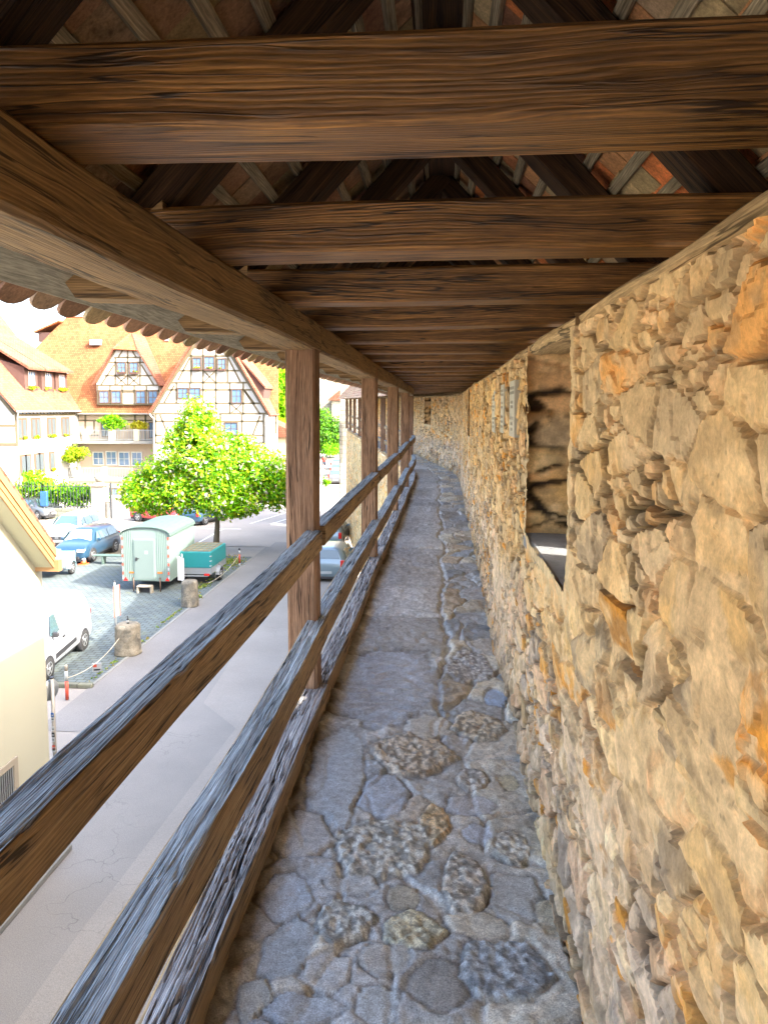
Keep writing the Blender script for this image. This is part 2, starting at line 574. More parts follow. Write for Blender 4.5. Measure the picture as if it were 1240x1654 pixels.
def stonework(Y, Z, seed=0, big=(.235, .105), plaster=1.0):
    """relief (metres) and colour of rubble masonry"""
    wy = Y + .035 * fbm(Y * 2.5, Z * 3, seed + 20, 2) + .012 * fbm(Y * 19, Z * 19, seed + 21, 3)
    wz = Z + .035 * fbm(Y * 2.2, Z * 4, seed + 30, 2) + .009 * fbm(Y * 19, Z * 19, seed + 31, 3)
    f1, f2, gx, gy, dx, dy = worley(wy / big[0], wz / big[1], seed, .95)
    h1, k1, gx1, gy1, ex, ey = worley(wy / (big[0] * .42), wz / (big[1] * .5), seed + 5, .95)
    sub = hsh(gx, gy, seed + 40) < .45
    e = np.where(sub, (k1 - h1) * .5, f2 - f1)
    e = np.minimum(e, np.where(sub, f2 - f1 + .03, 9))
    ix = np.where(sub, gx * 7 + gx1 * 131, gx * 7); iy = np.where(sub, gy * 5 + gy1 * 57, gy * 5)
    r1 = hsh(ix, iy, seed + 1); r2 = hsh(ix, iy, seed + 2); r3 = hsh(ix, iy, seed + 3); r4 = hsh(ix, iy, seed + 4)
    dx = np.where(sub, ex * .5, dx); dy = np.where(sub, ey * .5, dy)
    face = sst(.02, .075, e)
    # chipped, nearly flat facets inside every stone
    q1, q2, ga, gb, fx, fy = worley(wy / .085 + 3 * r1, wz / .052, seed + 300, 1.0)
    u1 = hsh(ga, gb, seed + 301); u2 = hsh(ga, gb, seed + 302); u3 = hsh(ga, gb, seed + 303)
    facet = (u1 - .5) * .012 + fx * (u2 - .5) * .040 + fy * (u3 - .5) * .030
    rnd_e = sst(.02, .22, e)
    rel = -.014 * (1 - face) + face * (.024 + .015 * r1) + face * (dx * (r2 - .5) * .040 + dy * (r3 - .5) * .030) - .004 * face * (1 - rnd_e)
    rel += face * (facet * (.3 + .7 * r4) + .0055 * fbm(wy * 22, wz * 30, seed + 8, 5, .6))
    pl = sst(.0, .45, fbm(Y * .9, Z * 1.4, seed + 70, 3)) * plaster
    mort = -.002 + .030 * pl + .007 * fbm(Y * 22, Z * 22, seed + 60, 4) + .030 * fbm(Y * 4, Z * 6, seed + 61, 3)
    ismort = sst(-.002, .003, mort - rel)
    rel = np.maximum(rel, mort)
    hole = sst(-.05, .16, fbm(Y * 7, Z * 10, seed + 90, 3)) * (1 - sst(.04, .12, e)) * (1 - .8 * pl)
    rel -= .050 * hole
    pal = np.array([(.62, .50, .33), (.50, .42, .31), (.72, .61, .42), (.40, .36, .31), (.66, .50, .35), (.56, .49, .37), (.60, .52, .42)])
    c = pal[(r4 * 6.99).astype(int)]
    c = c * (.80 + .34 * r2)[..., None] * (.88 + .24 * u1)[..., None]
    oc_ = (sst(.84, .90, r3) * (.45 + .55 * sst(-.3, .2, fbm(wy * 9, wz * 12, seed + 88, 3))))[..., None]
    c = c * (1 - oc_) + np.array((.66, .35, .08)) * (.75 + .5 * r1)[..., None] * oc_
    st = (sst(.05, .5, fbm(Y * 4 + 3, Z * 8, seed + 77, 3)) * .45)[..., None]
    c = c * (1 - st) + np.array((.74, .54, .25)) * st
    dk = (sst(.12, .30, fbm(wy * 13, wz * 20, seed + 78, 4)) * .45)[..., None]
    c = c * (1 - dk) + np.array((.24, .20, .15)) * dk
    lt = (sst(.15, .35, fbm(wy * 16, wz * 22, seed + 79, 4)) * .45)[..., None]
    c = c * (1 - lt) + np.array((.84, .76, .60)) * lt
    mc = np.array((.66, .56, .42)) * (1 + .28 * fbm(Y * 16, Z * 16, seed + 71, 4))[..., None]
    c = c * (1 - ismort[..., None]) + mc * ismort[..., None]
    jd = (1 - sst(.015, .05, e)) * sst(-.15, .15, fbm(Y * 5, Z * 7, seed + 93, 3)) * (1 - .7 * pl)
    c = c * (1 - .6 * jd[..., None])
    low = 1 - sst(-.022, -.002, rel)
    c = c * (1 - .62 * low[..., None])
    c = c * (1 - .72 * hole[..., None])
    c = c * (1 + .20 * fbm(wy * 42, wz * 42, seed + 95, 3))[..., None] * np.array((1.0, .885, .66))
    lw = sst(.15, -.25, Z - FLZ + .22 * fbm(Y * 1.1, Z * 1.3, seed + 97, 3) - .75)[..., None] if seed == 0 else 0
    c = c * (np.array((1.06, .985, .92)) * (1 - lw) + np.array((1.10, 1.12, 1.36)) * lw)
    c = np.clip(c, .02, .9)
    return rel, c


def grid_faces(n, m, keep=None):
    i = np.arange(n - 1)[:, None] * m; j = np.arange(m - 1)[None, :]
    Fq = np.stack([i + j, i + m + j, i + m + j + 1, i + j + 1], -1).reshape(-1, 4)
    if keep is not None:
        Fq = Fq[keep.ravel()]
    return Fq


def build_wall():
    ys = list(np.arange(YS, .4, .03)); y = .4
    while y < YE:
        ys.append(y); y += max(.0065, .0031 * y)
    ys = np.array(ys); hs = np.arange(-1.66, .36, .0075)
    Y, H = np.meshgrid(ys, hs, indexing='ij')
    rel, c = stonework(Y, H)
    top = sst(.10, .26, H)
    near = (1 - sst(1.9, 3.0, Y)) * sst(-.45, .0, H)
    edge = np.zeros(Y.shape)
    for a, b, lo, hi in NICHES:      # plastered, smoother edges round the openings
        d = np.maximum(np.maximum(a - Y, Y - b), lo - H)
        edge = np.maximum(edge, (1 - sst(.02, .13, np.abs(d))) * (H > lo - .12))
    sm = np.clip(.36 * near + .85 * edge, 0, .92)
    flat = .024 + .016 * fbm(Y * 6, H * 6, 201, 5, .6) + .005 * fbm(Y * 40, H * 40, 202, 3)
    rel = rel * (1 - sm) + flat * sm
    pc = np.array((.70, .54, .31))
    c = c * (1 - sm[..., None] * .8) + pc * sm[..., None] * .8
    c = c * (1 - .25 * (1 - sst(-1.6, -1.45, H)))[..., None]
    edge2 = np.zeros(Y.shape)
    for a, b, lo, hi in NICHES: edge2 = np.maximum(edge2, (Y > a - .05) * (Y < b + .05) * (1 - sst(.0, .10, np.abs(H - lo))))
    rel = rel * (1 - edge2) + .03 * edge2
    rel = rel + .02 * fbm(Y * .8, H * 1.0, 203, 3) + .03 * (1 - sst(-1.62, -1.35, H))
    X = XW + .024 - .80 * rel
    V = np.stack([X, Y, EYE + H], -1).reshape(-1, 3)
    V = curve(V)
    nm = niche_mask(Y, H)
    ht = HT(Y) + .012 * fbm(Y * 5, Y * 0, 207, 3)
    keep = ~(nm[:-1, :-1] & nm[1:, :-1] & nm[:-1, 1:] & nm[1:, 1:]) & (H[1:, 1:] < ht[1:, 1:])
    Fq = grid_faces(len(ys), len(hs), keep)
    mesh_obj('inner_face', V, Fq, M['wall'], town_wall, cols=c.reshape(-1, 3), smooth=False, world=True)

    def patch(name, o, ax, bx, na, nb, nrm, seed, amp=1.0, dark=1.0, big=(.3, .3), flip=False, cc=None, sp=.012, curved=True):
        o = np.array(o, float); ax = np.array(ax, float); bx = np.array(bx, float); nrm = np.array(nrm, float)
        la, lb = np.linalg.norm(ax), np.linalg.norm(bx)
        a = np.linspace(0, 1, max(2, int(la / sp))); b = np.linspace(0, 1, max(2, int(lb / sp)))
        A, B = np.meshgrid(a, b, indexing='ij')
        r, c = stonework(A * la + seed * 3.3, B * lb + seed * 1.7, seed, big)
        P = o + A[..., None] * ax + B[..., None] * bx + (r * amp - .03)[..., None] * nrm
        Fq = grid_faces(len(a), len(b))
        if flip: Fq = Fq[:, ::-1]
        if cc is not None: c = c * 0 + np.array(cc) * (1 + .2 * fbm(A * 9, B * 9, seed, 3))[..., None]
        P = P.reshape(-1, 3)
        if curved: P = curve(P)
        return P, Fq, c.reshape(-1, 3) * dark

    # reveals, sills of the embrasures
    XO = .97
    for k, (a, b, lo, hi) in enumerate(NICHES):
        V = []; Fc = []; C = []; n = 0
        s = .014 if k == 0 else .04
        for P in (patch('r', (XW + .01, b + .02, EYE + lo - .05), (XO - XW, -.12, 0), (0, 0, .34 - lo), 0, 0, (0, -1, 0), 11 + k, .45, 1.0, (.9, .33), sp=s),
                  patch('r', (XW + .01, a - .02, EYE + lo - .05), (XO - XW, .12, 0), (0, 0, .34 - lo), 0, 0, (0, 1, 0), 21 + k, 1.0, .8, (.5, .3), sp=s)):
            V.append(P[0]); Fc.append(P[1] + n); C.append(P[2]); n += len(P[0])
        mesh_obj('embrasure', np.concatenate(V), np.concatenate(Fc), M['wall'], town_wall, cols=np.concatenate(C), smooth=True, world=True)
        bx_ = float(bend(a))
        sv = MB(); sv.X = Matrix.Translation((bx_, 0, float(rise(a)))); sv.box(XW + .004, XO + .02, a - .03, b + .03, EYE + lo - .07, EYE + lo, M['sillstone'], .012)
        sv.build('embrasure_sill', town_wall, world=True)
    # outer parapet face with narrow slits, wall top
    mb = MB()
    SLITS = [(2.70, 2.92, -.33, .10)] + [((a + b) / 2 - .08, (a + b) / 2 + .08, lo + .15, .15) for a, b, lo, hi in NICHES[1:]]

    def seg(a, b, z0, z1):
        b0, b1, r0, r1 = float(bend(a)), float(bend(b)), float(rise(a)), float(rise(b))
        mb.prism([(XO + b0, a, z0 + r0), (XO + .12 + b0, a, z0 + r0), (XO + .12 + b0, a, z1 + r0), (XO + b0, a, z1 + r0)], (b1 - b0, b - a, r1 - r0), M['plaster_out'])
    yy = YS
    for a, b, lo, hi in SLITS + [(YE, YE + 1, 0, 0)]:
        q = yy
        while q < a - 1e-6:
            q2 = min(a, q + 1.2)
            seg(q, q2, FL - .3, EYE + .40)
            q = q2
        if a < YE:
            seg(a, b, FL - .3, EYE + lo); seg(a, b, EYE + hi, EYE + .40)
        yy = b
    mb.build('outer_face', town_wall, world=True)
    # street-side face of the wall below the walk
    ys = np.concatenate([np.arange(YS, 12, .12), np.arange(12, YE + .01, .05)]); zs = np.arange(0, FL - .02, .045)
    Y, Z = np.meshgrid(ys, zs, indexing='ij')
    rel, c = stonework(Y, Z, 5, (.45, .2))
    V = np.stack([-.66 - rel - .05 * (FL - Z) / FL, Y, Z], -1).reshape(-1, 3)
    V = curve(V)
    mesh_obj('street_face', V, grid_faces(len(ys), len(zs))[:, ::-1], M['wall'], town_wall, cols=(c * 1.1).reshape(-1, 3), smooth=True, world=True)


M['sillstone'] = simple('dark_sill_stone', (.23, .235, .24), .8, .4, 9, bmp=.8, bd=.01)
M['plaster_out'] = simple('outer_masonry', (.42, .35, .25), .9, .25, 3, bmp=.5)

# memorial tablets on the wall face
M['tablet'] = simple('tablet_stone', (.50, .49, .42), .7, .1, 20)
M['letter'] = simple('tablet_letter', (.34, .33, .28), .8, .1, 20)


def tablets():
    for (yc, w_, zc) in ((4.04, .26, 0.0), (4.67, .22, .0), (5.42, .26, -.02)):
        mb = MB(); x = XW - .012
        mb.box(x, x + .05, yc - w_ / 2, yc + w_ / 2, EYE + zc - .15, EYE + zc + .15, M['tablet'], .004)
        o = mb.build('memorial_tablet', town_wall, world=True)
        ml = MB(); r = random.Random(int(yc * 10))
        for row, z in enumerate((.11, .085, .035, .01, -.05, -.08, -.11)):
            y = yc + w_ * .38 * (1 if row in (0, 1, 4) else .6); e = yc - w_ * .38 * (1 if row in (0, 1, 4) else .6)
            while y > e:
                l = r.uniform(.008, .013)
                ml.box(x - .0015, x + .001, y - l, y, EYE + zc + z - .008, EYE + zc + z + .008, M['letter'])
                y -= l + r.choice((.005, .005, .012))
        ml.build('inscription', o).location = -Vector(town_wall.location)


# floor of the walk ----------------------------------------------------------
NEAR = [  # measured on the photo: centre u, v, width, height (px of the x2.033 enlargement), type, colour
    (640, 345, 250, 150, 2, (.36, .32, .26)), (550, 480, 150, 150, 0, (.27, .30, .34)), (720, 580, 100, 130, 2, (.40, .31, .19)),
    (540, 660, 320, 190, 2, (.34, .34, .31)), (615, 820, 112, 82, 0, (.26, .25, .21)), (420, 900, 200, 150, 2, (.34, .35, .33)),
    (645, 930, 220, 110, 2, (.38, .37, .28)), (805, 770, 150, 200, 2, (.36, .35, .32)), (970, 660, 120, 110, 2, (.42, .41, .37)),
    (980, 820, 180, 180, 1, (.30, .31, .31)), (860, 910, 210, 100, 1, (.36, .35, .31)), (550, 1020, 160, 110, 1, (.28, .28, .27)),
    (730, 1110, 200, 180, 0, (.20, .21, .215)), (950, 1060, 300, 210, 2, (.24, .27, .30)), (530, 1170, 150, 150, 0, (.30, .33, .35)),
    (360, 1060, 180, 140, 1, (.34, .35, .35)), (700, 255, 160, 80, 0, (.36, .35, .32)), (860, 255, 180, 90, 2, (.38, .34, .27)),
    (550, 110, 370, 230, 3, (.29, .31, .34)), (840, 430, 110, 70, 2, (.36, .35, .33)), (960, 440, 70, 60, 0, (.36, .34, .25)),
    (855, 610, 100, 70, 1, (.30, .33, .38)), (230, 820, 170, 170, 1, (.31, .35, .39)), (390, 400, 200, 290, 1, (.31, .34, .36)),
    (270, 610, 190, 150, 1, (.32, .32, .31)), (230, 990, 170, 220, 1, (.28, .31, .33)), (270, 1185, 270, 110, 1, (.28, .31, .34)),
    (840, 515, 160, 70, 1, (.31, .32, .34)), (450, 780, 180, 60, 1, (.31, .32, .32)), (915, 165, 80, 50, 0, (.26, .32, .42)),
    (1085, 880, 70, 130, 0, (.32, .30, .24)), (830, 60, 150, 110, 2, (.33, .33, .33)), (120, 1150, 120, 150, 1, (.30, .32, .31))]


def build_floor():
    ys = list(np.arange(YS, .9, .05)); y = .9
    while y < 34:
        ys.append(y); y += max(.0075, .0036 * y)
    ys = np.array(ys); xs = np.arange(-.70, .452, .0085)
    Y, X = np.meshgrid(ys, xs, indexing='ij')
    base = .006 * fbm(X * 3, Y * 3, 301, 3)
    z = base + .0042 * fbm(X * 45, Y * 45, 302, 3)
    mort = np.array((.56, .57, .555))
    c = np.zeros(X.shape + (3,)) + mort * (1 + .10 * fbm(X * 4, Y * 4, 303, 3))[..., None]
    # far and general part: slabs at the left, cobbles at the right
    far = .6 + .4 * sst(3.3, 3.5, Y + .15 * fbm(X * 5, Y * 2, 304, 2))
    split = .02 - .03 * (Y - 4) * .15 + .10 * fbm(Y * 1.3, Y * 0, 305, 4) + .03 * fbm(Y * 9, X * 0, 306, 2)
    left = (X < split) & (Y > 3.3)
    wx = X + .035 * fbm(X * 5, Y * 5, 310, 3); wy = Y + .035 * fbm(X * 5, Y * 5, 311, 3)
    f1, f2, gx, gy, dx, dy = worley(wx / .26 + 3.3, wy / .36, 320, .9)
    lf = wy / .93 + .3 * np.sin(np.floor(wy / .93)); ly = np.abs((wy / .93) % 1 - .5) * 2
    el = np.minimum((1 - ly) * .72 * 2, np.abs(split - X) * 3.0)
    ecob = np.minimum((f2 - f1), np.where(Y > 3.3, np.abs(split - X) * 3 + .02, 9))
    e = np.where(left, el, ecob)
    sid = np.where(left, np.floor(wy / .93) * 3 + 999, gx); sid2 = np.where(left, 5, gy)
    r1 = hsh(sid, sid2, 330); r2 = hsh(sid, sid2, 331); r3 = hsh(sid, sid2, 332)
    face = sst(.02, .10, e)
    rough = np.where(left, .5 + 1.2 * r3, .7 + 1.6 * r3)
    hh = face * (.006 + .012 * r1 + rough * .008 * fbm(wx * 16, wy * 16, 333, 4)) + face * (r2 - .5) * dx * np.where(left, 0, .05)
    # ripples of worn slabs
    hh += face * .004 * np.sin(wy * 48 + 5 * fbm(X * 4, Y * 3, 334, 2)) * sst(.1, .5, fbm(X * 1.5, Y * 1.1, 335, 2))
    z = z + (hh * 1.25 - .007 * (1 - face)) * far
    pal = np.array([(.44, .46, .48), (.52, .51, .48), (.56, .49, .39), (.34, .38, .43), (.64, .60, .50)])
    cc = pal[(r1 * 4.99).astype(int)] * (.85 + .3 * r2)[..., None]
    cc = np.where(left[..., None], np.array((.50, .505, .50)) * (.78 + .44 * r2)[..., None], cc)
    m = (face * far)[..., None]
    c = c * (1 - m) + cc * m
    c = c * (1 - .35 * (far * (1 - sst(.0, .05, e)) * sst(-.2, .3, fbm(X * 6, Y * 6, 351, 2))))[..., None]
    c = c * 1.08 * (1 + .30 * fbm(X * 22, Y * 22, 337, 4) + .25 * fbm(X * 3, Y * 3, 338, 3) + .35 * (vn(X * 85, Y * 85, 352) - .5))[..., None]
    z = z + .0035 * fbm(X * 14, Y * 14, 339, 4)
    # the near stones one by one
    for k, (cu, cv, cw, ch, ty, col) in enumerate(NEAR):
        u, v = 350 + cu / 2.033, 1050 + cv / 2.033
        hw, hv = cw / 4.066, ch / 4.066
        p0 = gp(u, v, FL); pl = gp(u - hw, v, FL); pr = gp(u + hw, v, FL); pt = gp(u, v - hv, FL); pb = gp(u, v + hv, FL)
        rx = abs(pr.x - pl.x) / 2 * 1.04; ry = (pt.y - pb.y) / 2 * 1.04
        col = np.array(col) * 1.75
        rk = np.random.default_rng(k + 50); pa = (np.arange(7) + rk.random(7) * .8) * 2 * np.pi / 7; pd = .84 + .2 * rk.random(7)
        d = np.max([((X - p0.x) / rx * math.cos(a_) + (Y - p0.y) / ry * math.sin(a_)) / q_ for a_, q_ in zip(pa, pd)], axis=0)
        d = d + .13 * fbm(X * 9 + k * 5, Y * 9, 340 + k, 3) + .07 * fbm(X * 40, Y * 40, 380 + k, 2)
        inside = 1 - sst(.92, 1.0, d)
        z0_ = z
        dome = (.004 + .007 * (ty == 2) + .003 * hsh(np.array(k), np.array(3), 9)) * inside
        if ty == 0: rg = .0016 * fbm(X * 30, Y * 30, 400 + k, 3)
        elif ty == 1: rg = .005 * fbm(X * 18, Y * 18, 400 + k, 4)
        elif ty == 2: rg = .011 * fbm(X * 42, Y * 42, 400 + k, 4) + .006 * np.abs(fbm(X * 60, Y * 60, 450 + k, 2))
        else: rg = .010 * np.sin(Y * 55 + 8 * fbm(X * 4, Y * 5, 420, 3)) * .6 + .008 * fbm(X * 12, Y * 26, 430, 4)
        rim = sst(.90, 1.0, d) * (1 - sst(1.0, 1.12, d))
        z = z * (1 - inside) + (z * .3 + dome + rg * inside) * inside - .007 * rim
        if ty == 2:
            t = sst(-.25, .35, fbm(X * 62, Y * 62, 460 + k, 4))[..., None]
            cl = col * (.48 + .80 * t)
        else:
            cl = col * (1 + .15 * fbm(X * 14, Y * 14, 470 + k, 3))[..., None]
        c = c * (1 - inside[..., None]) + cl * inside[..., None]
        c = c * (1 - .35 * rim[..., None])
    # dirt along the sill and wall foot
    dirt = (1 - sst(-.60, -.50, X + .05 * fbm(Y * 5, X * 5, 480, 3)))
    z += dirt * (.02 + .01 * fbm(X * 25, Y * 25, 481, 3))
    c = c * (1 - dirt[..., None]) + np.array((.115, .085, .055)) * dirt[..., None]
    V = np.stack([X, Y, FL + z], -1).reshape(-1, 3)
    V = curve(V)
    o = mesh_obj('path', V, grid_faces(len(ys), len(xs))[:, ::-1], M['floor'], None, cols=np.clip(c, .02, .9).reshape(-1, 3), smooth=True)
    tag(o, 'grey flagstone and cobble floor of the wall walk', None, None, 'structure')


build_wall(); tablets(); build_floor()

# railing ---------------------------------------------------------------------
railing = thing('wooden_railing', (XR, 3, FL), 'weathered silver oak railing of two rails and a sill along the walkway edge', 'railing')
for k, (a, b) in enumerate(zip(posts, posts[1:])):
    fine = b < 8
    seg = .014 if fine else (.04 if b < 12 else .15)
    tn = 44 if fine else (14 if b < 12 else 4)
    sg = dict(seg=seg, topns=tn, curved=True, seed=k + 1, ns=3)
    dz = [0, .0, .0, .01, -.01, .01][k % 6]
    timber('top_rail', (XR + .002, a + .07, FL + .915 + dz), (XR + .002, b - .07, FL + .918 - dz), .088, .108, M['rail'], railing, top=M['railtop'], crack=.005, amp=.003, wob=.012 if not fine else .008, **sg)
    timber('mid_rail', (XR + .01, a, FL + .42), (XR + .01, b - .003, FL + .43), .102, .125, M['rail'], railing, top=M['railtop'], crack=.007, amp=.005, wob=.014, **sg)
    sg['seed'] += 40
    timber('sill_beam', (XR + .003, a, FL + .05), (XR + .003, b - .003, FL + .055), .125, .13, M['rail'], railing, top=M['silltop'], crack=.016, amp=.006, wob=.015, **sg)

# roof over the walk ------------------------------------------------------------
roof = thing('timber_roof', (0, 3, EYE + .3), 'dark open timber roof with tie beams and old clay tiles over the walkway', 'roof')
pp = [timber('post', (0, 0, 0), (0, 0, 2.02 - .13), .155, .155, M['post'], None, up=(0, 1, 0), seg=.03, ns=6, amp=.005, wob=.004, crack=.004, seed=60 + i, r=.012, world=False) for i in range(2)]
for o in pp: COL.objects.unlink(o)
for k, y in enumerate(posts):
    o = pp[k % 2].copy(); link(o, roof)
    o.location = Vector((-.715 + float(bend(y)), y, FL + .115 + float(rise(y)))) - roof.location
for k, (a, b) in enumerate(((YS, 3.98), (3.983, 10.8), (10.803, 17.9), (17.903, 28.4), (28.403, 38), (38.003, YE))):
    timber('wall_plate', (-.725, a, EYE + .375), (-.725, b, EYE + .375), .17, .15, M['plate'], roof, seg=.05 if b < 9 else .15, ns=5, amp=.006, wob=.012, curved=True, seed=70 + k, r=.012)
    timber('wall_plate', (.51, a, EYE + float(HT(max(a, 0))) + .012), (.51, b, EYE + float(HT(b)) + .012), .18, .05, M['paleplate'], roof, seg=.05 if b < 9 else .15, ns=5, amp=.012, wob=.016, curved=True, seed=80 + k, r=.015)
    timber('wall_plate', (.80, a, EYE + .345), (.80, b, EYE + .345), .2, .17, M['plate'], roof, seg=.3, ns=2, amp=.004, wob=.006, curved=True, seed=85 + k, r=.012)
nb = int((YE - YS) / BS)
RH = 1.5; SL = 1.07
ang = math.atan(SL)
beams = [timber('tie_beam', (-.86, .013, 0), (.86, -.013, 0), .172, .14, M['beam'], None, seg=.03, ns=6, amp=.0045, wob=.010, seed=90 + i, r=.010, world=False, scale=(1.5, 22)) for i in range(5)]
rafL = [timber('rafter', (-.90, 0, RH - SL * .90), (.02, 0, RH + .02), .14, .12, M['rafter'], None, seg=.06, ns=3, amp=.004, wob=.006, seed=100 + i, world=False, scale=(1.5, 22)) for i in range(3)]
rafR = [timber('rafter', (1.14, 0, RH - SL * 1.14), (-.02, 0, RH + .02), .14, .12, M['rafter'], None, seg=.06, ns=3, amp=.004, wob=.006, seed=110 + i, world=False, scale=(1.5, 22)) for i in range(3)]
for o in beams + rafL + rafR: COL.objects.unlink(o)
tmb = MB(); tmb.prism([(-.80, -.055, .315), (-1.07, -.055, .325), (-1.10, -.055, .37), (-.80, -.055, .60)], (0, .11, 0), M['plate'])
tailp = tmb.build('rafter_tail'); COL.objects.unlink(tailp)
k0 = math.ceil((YS - B0) / BS)
ky = 0
while True:
    y = B0 + BS * (k0 + ky)
    if y > YE: break
    off = Vector((float(bend(y)), y, EYE + float(rise(y)))) - roof.location
    o = beams[ky % 5].copy(); link(o, roof); o.location = off + Vector((0, 0, .51))
    for P, dy in ((rafL[ky % 3], .03), (rafR[(ky + 1) % 3], .045)):
        o = P.copy(); link(o, roof); o.location = off + Vector((0, dy, .012))
    o = tailp.copy(); link(o, roof); o.location = off + Vector((0, -.02, 0))
    ky += 1
rdr = random.Random(5)
CH = [(YS, 3.2), (3.2, 10), (10, 18), (18, 25), (25, 35), (35, YE)]
for sgn in (-1, 1):
    dirv = np.array((sgn * math.cos(ang), 0, -math.sin(ang)))   # down the slope
    nv = np.array((sgn * math.sin(ang), 0, math.cos(ang)))
    apex = np.array((0, 0, EYE + RH + .015))
    nrow = 11 if sgn > 0 else 10
    # battens
    for row in range(nrow):
        s = .05 + row * .148
        if s > (1.62 if sgn > 0 else 1.30): continue
        c0 = apex + dirv * s + nv * (.06 + .019)
        for a, b in CH:
            timber('batten', (c0[0], a, c0[2]), (c0[0], b - .002, c0[2]), .042, .03, M['batten'], roof, up=tuple(nv), seg=.3, ns=1, amp=.003, wob=.006, curved=True, seed=row + int(a), r=.003)
    # plain tiles, rounded at the bottom
    TV = []; TF = []; TC = []; n = 0
    pal = [(.32, .19, .12), (.34, .21, .135), (.29, .17, .11), (.35, .22, .14), (.35, .27, .15), (.31, .165, .105), (.33, .23, .15)]
    if sgn > 0: pal = [(.42, .17, .08), (.50, .26, .12), (.30, .14, .08), (.55, .42, .24), (.46, .36, .20), (.60, .20, .07), (.38, .28, .18)]
    prof = [(-.5, 0), (.5, 0), (.5, .80), (.46, .88), (.36, .95), (.2, .99), (0, 1.0), (-.2, .99), (-.36, .95), (-.46, .88), (-.5, .80)]
    for row in range(-1, nrow):
        for i in range(int((YE - YS) / .176)):
            y = YS + .09 + i * .176 + (.088 if row % 2 else 0)
            s0 = row * .148 + (.02 if sgn > 0 else .055); ln = .37
            if s0 < -.05: s0 = -.02; ln = .22
            col = np.array(pal[rdr.randrange(7)]) * rdr.uniform(.75, 1.25)
            jj = rdr.uniform(-.004, .004); tl = rdr.uniform(-.003, .003)
            top_ = []; bot = []
            for (px, pyy) in prof:
                s = s0 + pyy * ln + jj
                hgt = .060 + .034 + .045 * (pyy) * 0 + .026 * (1 - pyy) * 0 + .030 * pyy + tl
                P = apex + dirv * s + nv * (hgt if True else 0)
                top_.append(P + np.array((0, y + px * .172, 0)) + nv * .013); bot.append(P + np.array((0, y + px * .172, 0)))
            K = len(prof)
            TV += bot + top_; TC += [col] * (2 * K)
            bi = list(range(n, n + K)); ti = list(range(n + K, n + 2 * K))
            if sgn > 0:
                TF.append(bi); TF.append(ti[::-1])
            else:
                TF.append(bi[::-1]); TF.append(ti)
            for q in range(K):
                q2 = (q + 1) % K
                TF.append((bi[q], bi[q2], ti[q2], ti[q]))
            n += 2 * K
    mesh_obj('tile_covering', curve(TV), TF, M['tiles'], roof, cols=np.array(TC), world=True)
# eave boarding above the rafter tails on the street side
ed = np.array((-.28, 0, -.225)); ed /= np.linalg.norm(ed)
e0 = np.array((-1.01, 0, EYE + .452))
for a, b in CH:
    timber('eave_board', (e0[0], a, e0[2]), (e0[0], b - .003, e0[2]), .36, .014, M['eaveboard'], roof, up=(ed[2], 0, -ed[0]), seg=.2, ns=2, amp=.001, wob=.003, curved=True, seed=int(a) + 40, r=.002)
for k, (a, b) in enumerate(CH):
    timber('ridge_board', (0, a, EYE + RH + .045), (0, b - .003, EYE + RH + .045), .24, .05, M['rafter'], roof, seg=.2, ns=2, curved=True, seed=200 + k)
mb = MB(); pts = []
for a, b in CH:
    q = a
    while q < b - .01:
        c = (float(bend(q)), q, EYE + RH + .155 + float(rise(q)))
        mb.tube([Vector(c), Vector((float(bend(q + .36)), q + .36, EYE + RH + .155 + float(rise(q + .36))))], [.075, .085], M['ridge'] if 'ridge' in M else M['tiles'], 10)
        q += .33
mb.build('ridge_tiles', roof, world=True)
#OUTDOOR
# ------------------------------------------------------------------ outdoors: materials
def tile_roof_mat(name, col, sc=.22, var=.25):
    m, nt, b = new_mat(name)
    uv = coord(nt, 'UV')
    br = nt.nodes.new('ShaderNodeTexBrick')
    L(nt, uv, br.inputs['Vector'])
    br.offset = .5
    br.inputs['Scale'].default_value = 1.0; br.inputs['Brick Width'].default_value = sc; br.inputs['Row Height'].default_value = sc * .9
    br.inputs['Mortar Size'].default_value = .02; br.inputs['Mortar Smooth'].default_value = .4; br.inputs['Bias'].default_value = 0
    br.inputs['Color1'].default_value = (*[x * (1 - var) for x in col], 1); br.inputs['Color2'].default_value = (*[x * (1 + var) for x in col], 1)
    br.inputs['Mortar'].default_value = (*[x * .45 for x in col], 1)
    n = noise(nt, coord(nt), .6, 5, .6)
    c = mixc(nt, 1.0, br.outputs['Color'], ramp(nt, n, [(.3, (.8,) * 3), (.7, (1.2,) * 3)]), 'MULTIPLY')
    L(nt, c, b.inputs['Base Color']); b.inputs['Roughness'].default_value = .85; b.inputs['Specular IOR Level'].default_value = .2
    bump(nt, b, br.outputs['Fac'], -.5, .03)
    return m


